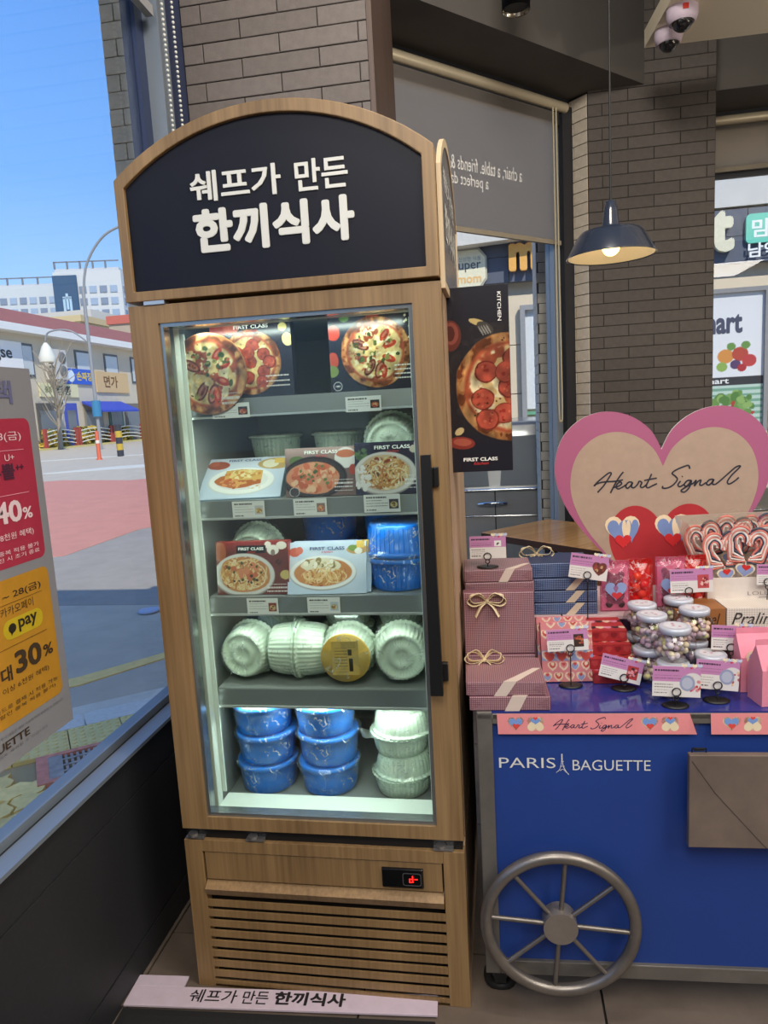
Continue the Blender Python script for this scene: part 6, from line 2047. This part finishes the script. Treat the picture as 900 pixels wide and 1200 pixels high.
bt('dark_lettering', [('유플투뿔', 1.362, 1.378, .17, .034, .03), ('++', 1.392, 1.396, .026, .012, .02)], (84, 36, 60))
bt('black_lettering', [('3/26(수) ~ 28(금)', 1.398, 1.123, .26, .020, .012), ('카카오페이', 1.366, 1.092, .105, .020, 0), ('최대', 1.272, .955, .075, .034, .025), ('30', 1.372, .960, .088, .050, .035), ('%', 1.412, .966, .034, .027, .02), ('(2만원 이상 6천원 혜택)', 1.39, .930, .22, .015, 0), ('* 카카오페이머니/카드로 결제 시 적용 가능', 1.415, .898, .36, .010, 0), ('(상품권, 타 제휴 할인 중복 적용 불가)', 1.405, .884, .34, .010, 0), ('PARIS BAGUETTE', 1.300, .818, .27, .018, .015)], (66, 50, 34))
bt('grey_lettering', [('* 행사 내용은 매장 사정에 따라 변경될 수 있습니다', 1.425, .842, .22, .007, 0), ('* 일부 품목 및 점포 제외될 수 있습니다', 1.36, .806, .26, .007, 0)], (110, 110, 116))
q = MB(); flat(q, rrect(Bx(1.262), Bx(1.392), Bz(1.040), Bz(1.083), .021), M=BM, d=.0006); q.build('pay_pill', C(206, 178, 30), pbd)
q = MB(); flat(q, circ(Bx(1.290), Bz(1.063), .012, .0105), M=BM, d=.001); flat(q, [(Bx(1.284), Bz(1.056)), (Bx(1.292), Bz(1.054)), (Bx(1.285), Bz(1.047))], M=BM, d=.001)
text(q, 'pay', Bx(1.310), Bz(1.048), w=.062, h=.028, bold=.02, M=BM, d=.001); q.build('pay_lettering', C(44, 34, 20), pbd)
q = MB()
for z in (1.440, 1.345): ribbon(q, [(Bx(1.0), Bz(z)), (Bx(1.40), Bz(z))], .0014, M=BM)
q.build('pink_rule', C(240, 160, 180), pbd)
q = MB()
for z in (1.117, 1.025): ribbon(q, [(Bx(1.0), Bz(z)), (Bx(1.40), Bz(z))], .0014, M=BM)
q.build('dark_rule', C(120, 84, 24), pbd)

# paper sign on the floor before the fridge, on a black mat
mt = thing('floor_mat', 'black rubber mat on the floor in front of the fridge', 'mat', (-.58, 1.22, 0), (0, 0, .05))
MB().box(-.40, .40, -.24, .24, 0.0005, .006).build('mat', mat('rubber', (20, 20, 22), .8, bump=.2, bscale=300), mt, bevel=.002)
MB().box(-.38, .38, -.22, .22, .006, .0075).build('inner_ribs', mat('rubber_ribs', (26, 26, 28), .85, bump=.5, bscale=500), mt)
ps = thing('floor_sign', 'lilac white sign board lying on the floor, Korean lettering half under the fridge', 'sign', (-.595, 1.506, .009), (-.02, 0, .062))
MB().box(-.40, .405, -.040, .022, -.004, .002).box(-.40, -.262, .022, .058, -.004, .002).build('board', C(206, 190, 204), ps, bevel=.001)
PMx = Matrix.Translation((0, 0, .0022))
for wd_, x_, w_, b_ in (('쉐프가', -.235, .125, .01), ('만든', -.095, .068, .01), ('한끼식사', -.012, .185, .035)):
    q = MB(); text(q, wd_, x_, -.026, w=w_, h=.041, bold=b_, M=PMx); q.build('lettering', C(30, 28, 30), ps)
MB().box(-.408, -.400, -.040, .05, -.004, .001).build('worn_edge', mat('worn_edge', (96, 80, 70), .9, vary=.4, vscale=60), ps)

# pendant lamp over the cart
pl_ = thing('pendant_lamp', 'dark blue enamel pendant lamp on a thin black cord', 'lamp', (.407, 2.6, 1.965))
enamel = mat('dark_enamel', (44, 52, 68), .25, coat=.5)
shade = [(.147, .0), (.143, .010), (.112, .068), (.098, .082), (.034, .092), (.030, .10), (.024, .145), (.022, .150), (.022, .160), (.018, .164), (.018, .178), (.006, .184)]
MB().lathe(shade, 40, cap=False).build('shade', enamel, pl_)
MB().lathe([(.1475, -.002), (.1500, .000), (.1475, .003)], 40, cap=False).build('rim', enamel, pl_)
MB().lathe([(.144, .001), (.110, .066), (.096, .079), (.02, .084)], 40, cap=False).build('shade_lining', mat('enamel_cream', (222, 206, 174), .4), pl_)
MB().tube([(0, 0, .18), (0, 0, 1.63)], .0035, 8).build('cord', C(20, 20, 20), pl_)
MB().ball((0, 0, .030), .030, 16, 12).build('bulb', mat('bulb_glow', (255, 240, 200), .4, emit=(255, 226, 150), es=3), pl_)
MB().lathe([(.016, .052), (.018, .085)], 12).build('socket', C(120, 110, 96), pl_)
light('pendant_lamp_light', 'POINT', (.407, 2.6, 1.972), .9, (1, .86, .64), .03)
# two dome cameras under the white ceiling panel
for nm, x, y, s, dirv in (('upper white dome camera with a red mark, under the ceiling panel', .806, 3.30, 1.0, True), ('lower white dome camera behind the red marked one', .792, 3.47, .95, False)):
    dc = thing('dome_camera', nm, 'camera', (x, y, 3.05))
    sh = C(206, 190, 206)
    MB().lathe([(.062 * s, 0), (.062 * s, -.030), (.056 * s, -.048), (.046 * s, -.054)], 28).build('housing', sh, dc)
    MB().ball((0, -.004, -.048), .042 * s, 18, 12).build('dome', mat('smoked_dome' + str(dirv), (20, 20, 22), .05, spec=.9), dc)
    MB().tube([(.047 * s * math.cos(a * PI / 14), .047 * s * math.sin(a * PI / 14), -.053) for a in range(28)], .003, 6, closed=True).build('ring', C(180, 166, 180), dc)
    if dirv:
        MB().box(-.012, .010, -.0655, -.060, -.030, -.010).build('red_mark', C(200, 50, 40), dc)
sp = thing('spotlight', 'black cylindrical ceiling spotlight at the top edge of the view', 'spotlight', (.123, 3.0, 2.985))
MB().lathe([(.052, .012), (.054, 0), (.054, .26), (.02, .27)], 28, cap=False).build('barrel', black_pl, sp)
MB().lathe([(.046, .02), (.050, .004), (.0525, .0005)], 28, cap=False).build('reflector_ring', C(190, 184, 170, rough=.2, metal=.9), sp)
MB().lathe([(.001, .014), (.046, .014)], 24, cap=False).build('lens', C(70, 70, 66), sp)
MB().tube([(0, 0, .26), (0, 0, .615)], .012, 8).build('stem', black_pl, sp)

# wooden window table and chair
tb_ = thing('window_table', 'honey coloured wooden table by the corner window behind the cart', 'table', M=CW @ Matrix(((1, 0, 0, 1.085), (0, 0, 1, 0), (0, -1, 0, 0), (0, 0, 0, 1))))
tw = wood_mat('table_oak', (206, 160, 104), (176, 126, 74), .12, .5, 0)
MB().box(0, .52, -.86, -.05, .785, .82).build('table_top', tw, tb_, bevel=.003)
MB().box(-.002, 0, -.862, -.05, .784, .816).box(0, .52, -.862, -.860, .784, .816).build('edge_band', C(70, 46, 34), tb_)
for x in (.06, .46):
    for y in (-.80, -.12):
        MB().box(x - .025, x + .025, y - .025, y + .025, 0, .785).build('leg', C(40, 36, 34), tb_)
chr_ = thing('wooden_chair', 'orange brown wooden chair behind the heart sign', 'chair', M=T(.429, 3.833, 0, -.785))
cwood = wood_mat('chair_beech', (190, 126, 60), (156, 94, 40), .35, .6)
MB().box(-.20, .20, -.20, .20, .43, .46).build('seat', cwood, chr_, bevel=.01)
bk = []
for i in range(9):
    a = -.5 + i / 8
    bk.append((a * .40, .19 + .04 * math.cos(a * 3), .80))
b = MB()
b.prism([(x, y, .66) for x, y, z in bk] + [(x, y + .016, .66) for x, y, z in bk[::-1]], (0, 0, .22))
b.build('backrest', cwood, chr_, bevel=.004)
for x in (-.18, .18):
    MB().box(x - .016, x + .016, -.19, -.158, 0, .43).build('leg', cwood, chr_)
    MB().box(x - .016, x + .016, .175, .205, 0, .68).build('leg', cwood, chr_)
# glass jar at the table edge, behind the pink boxes
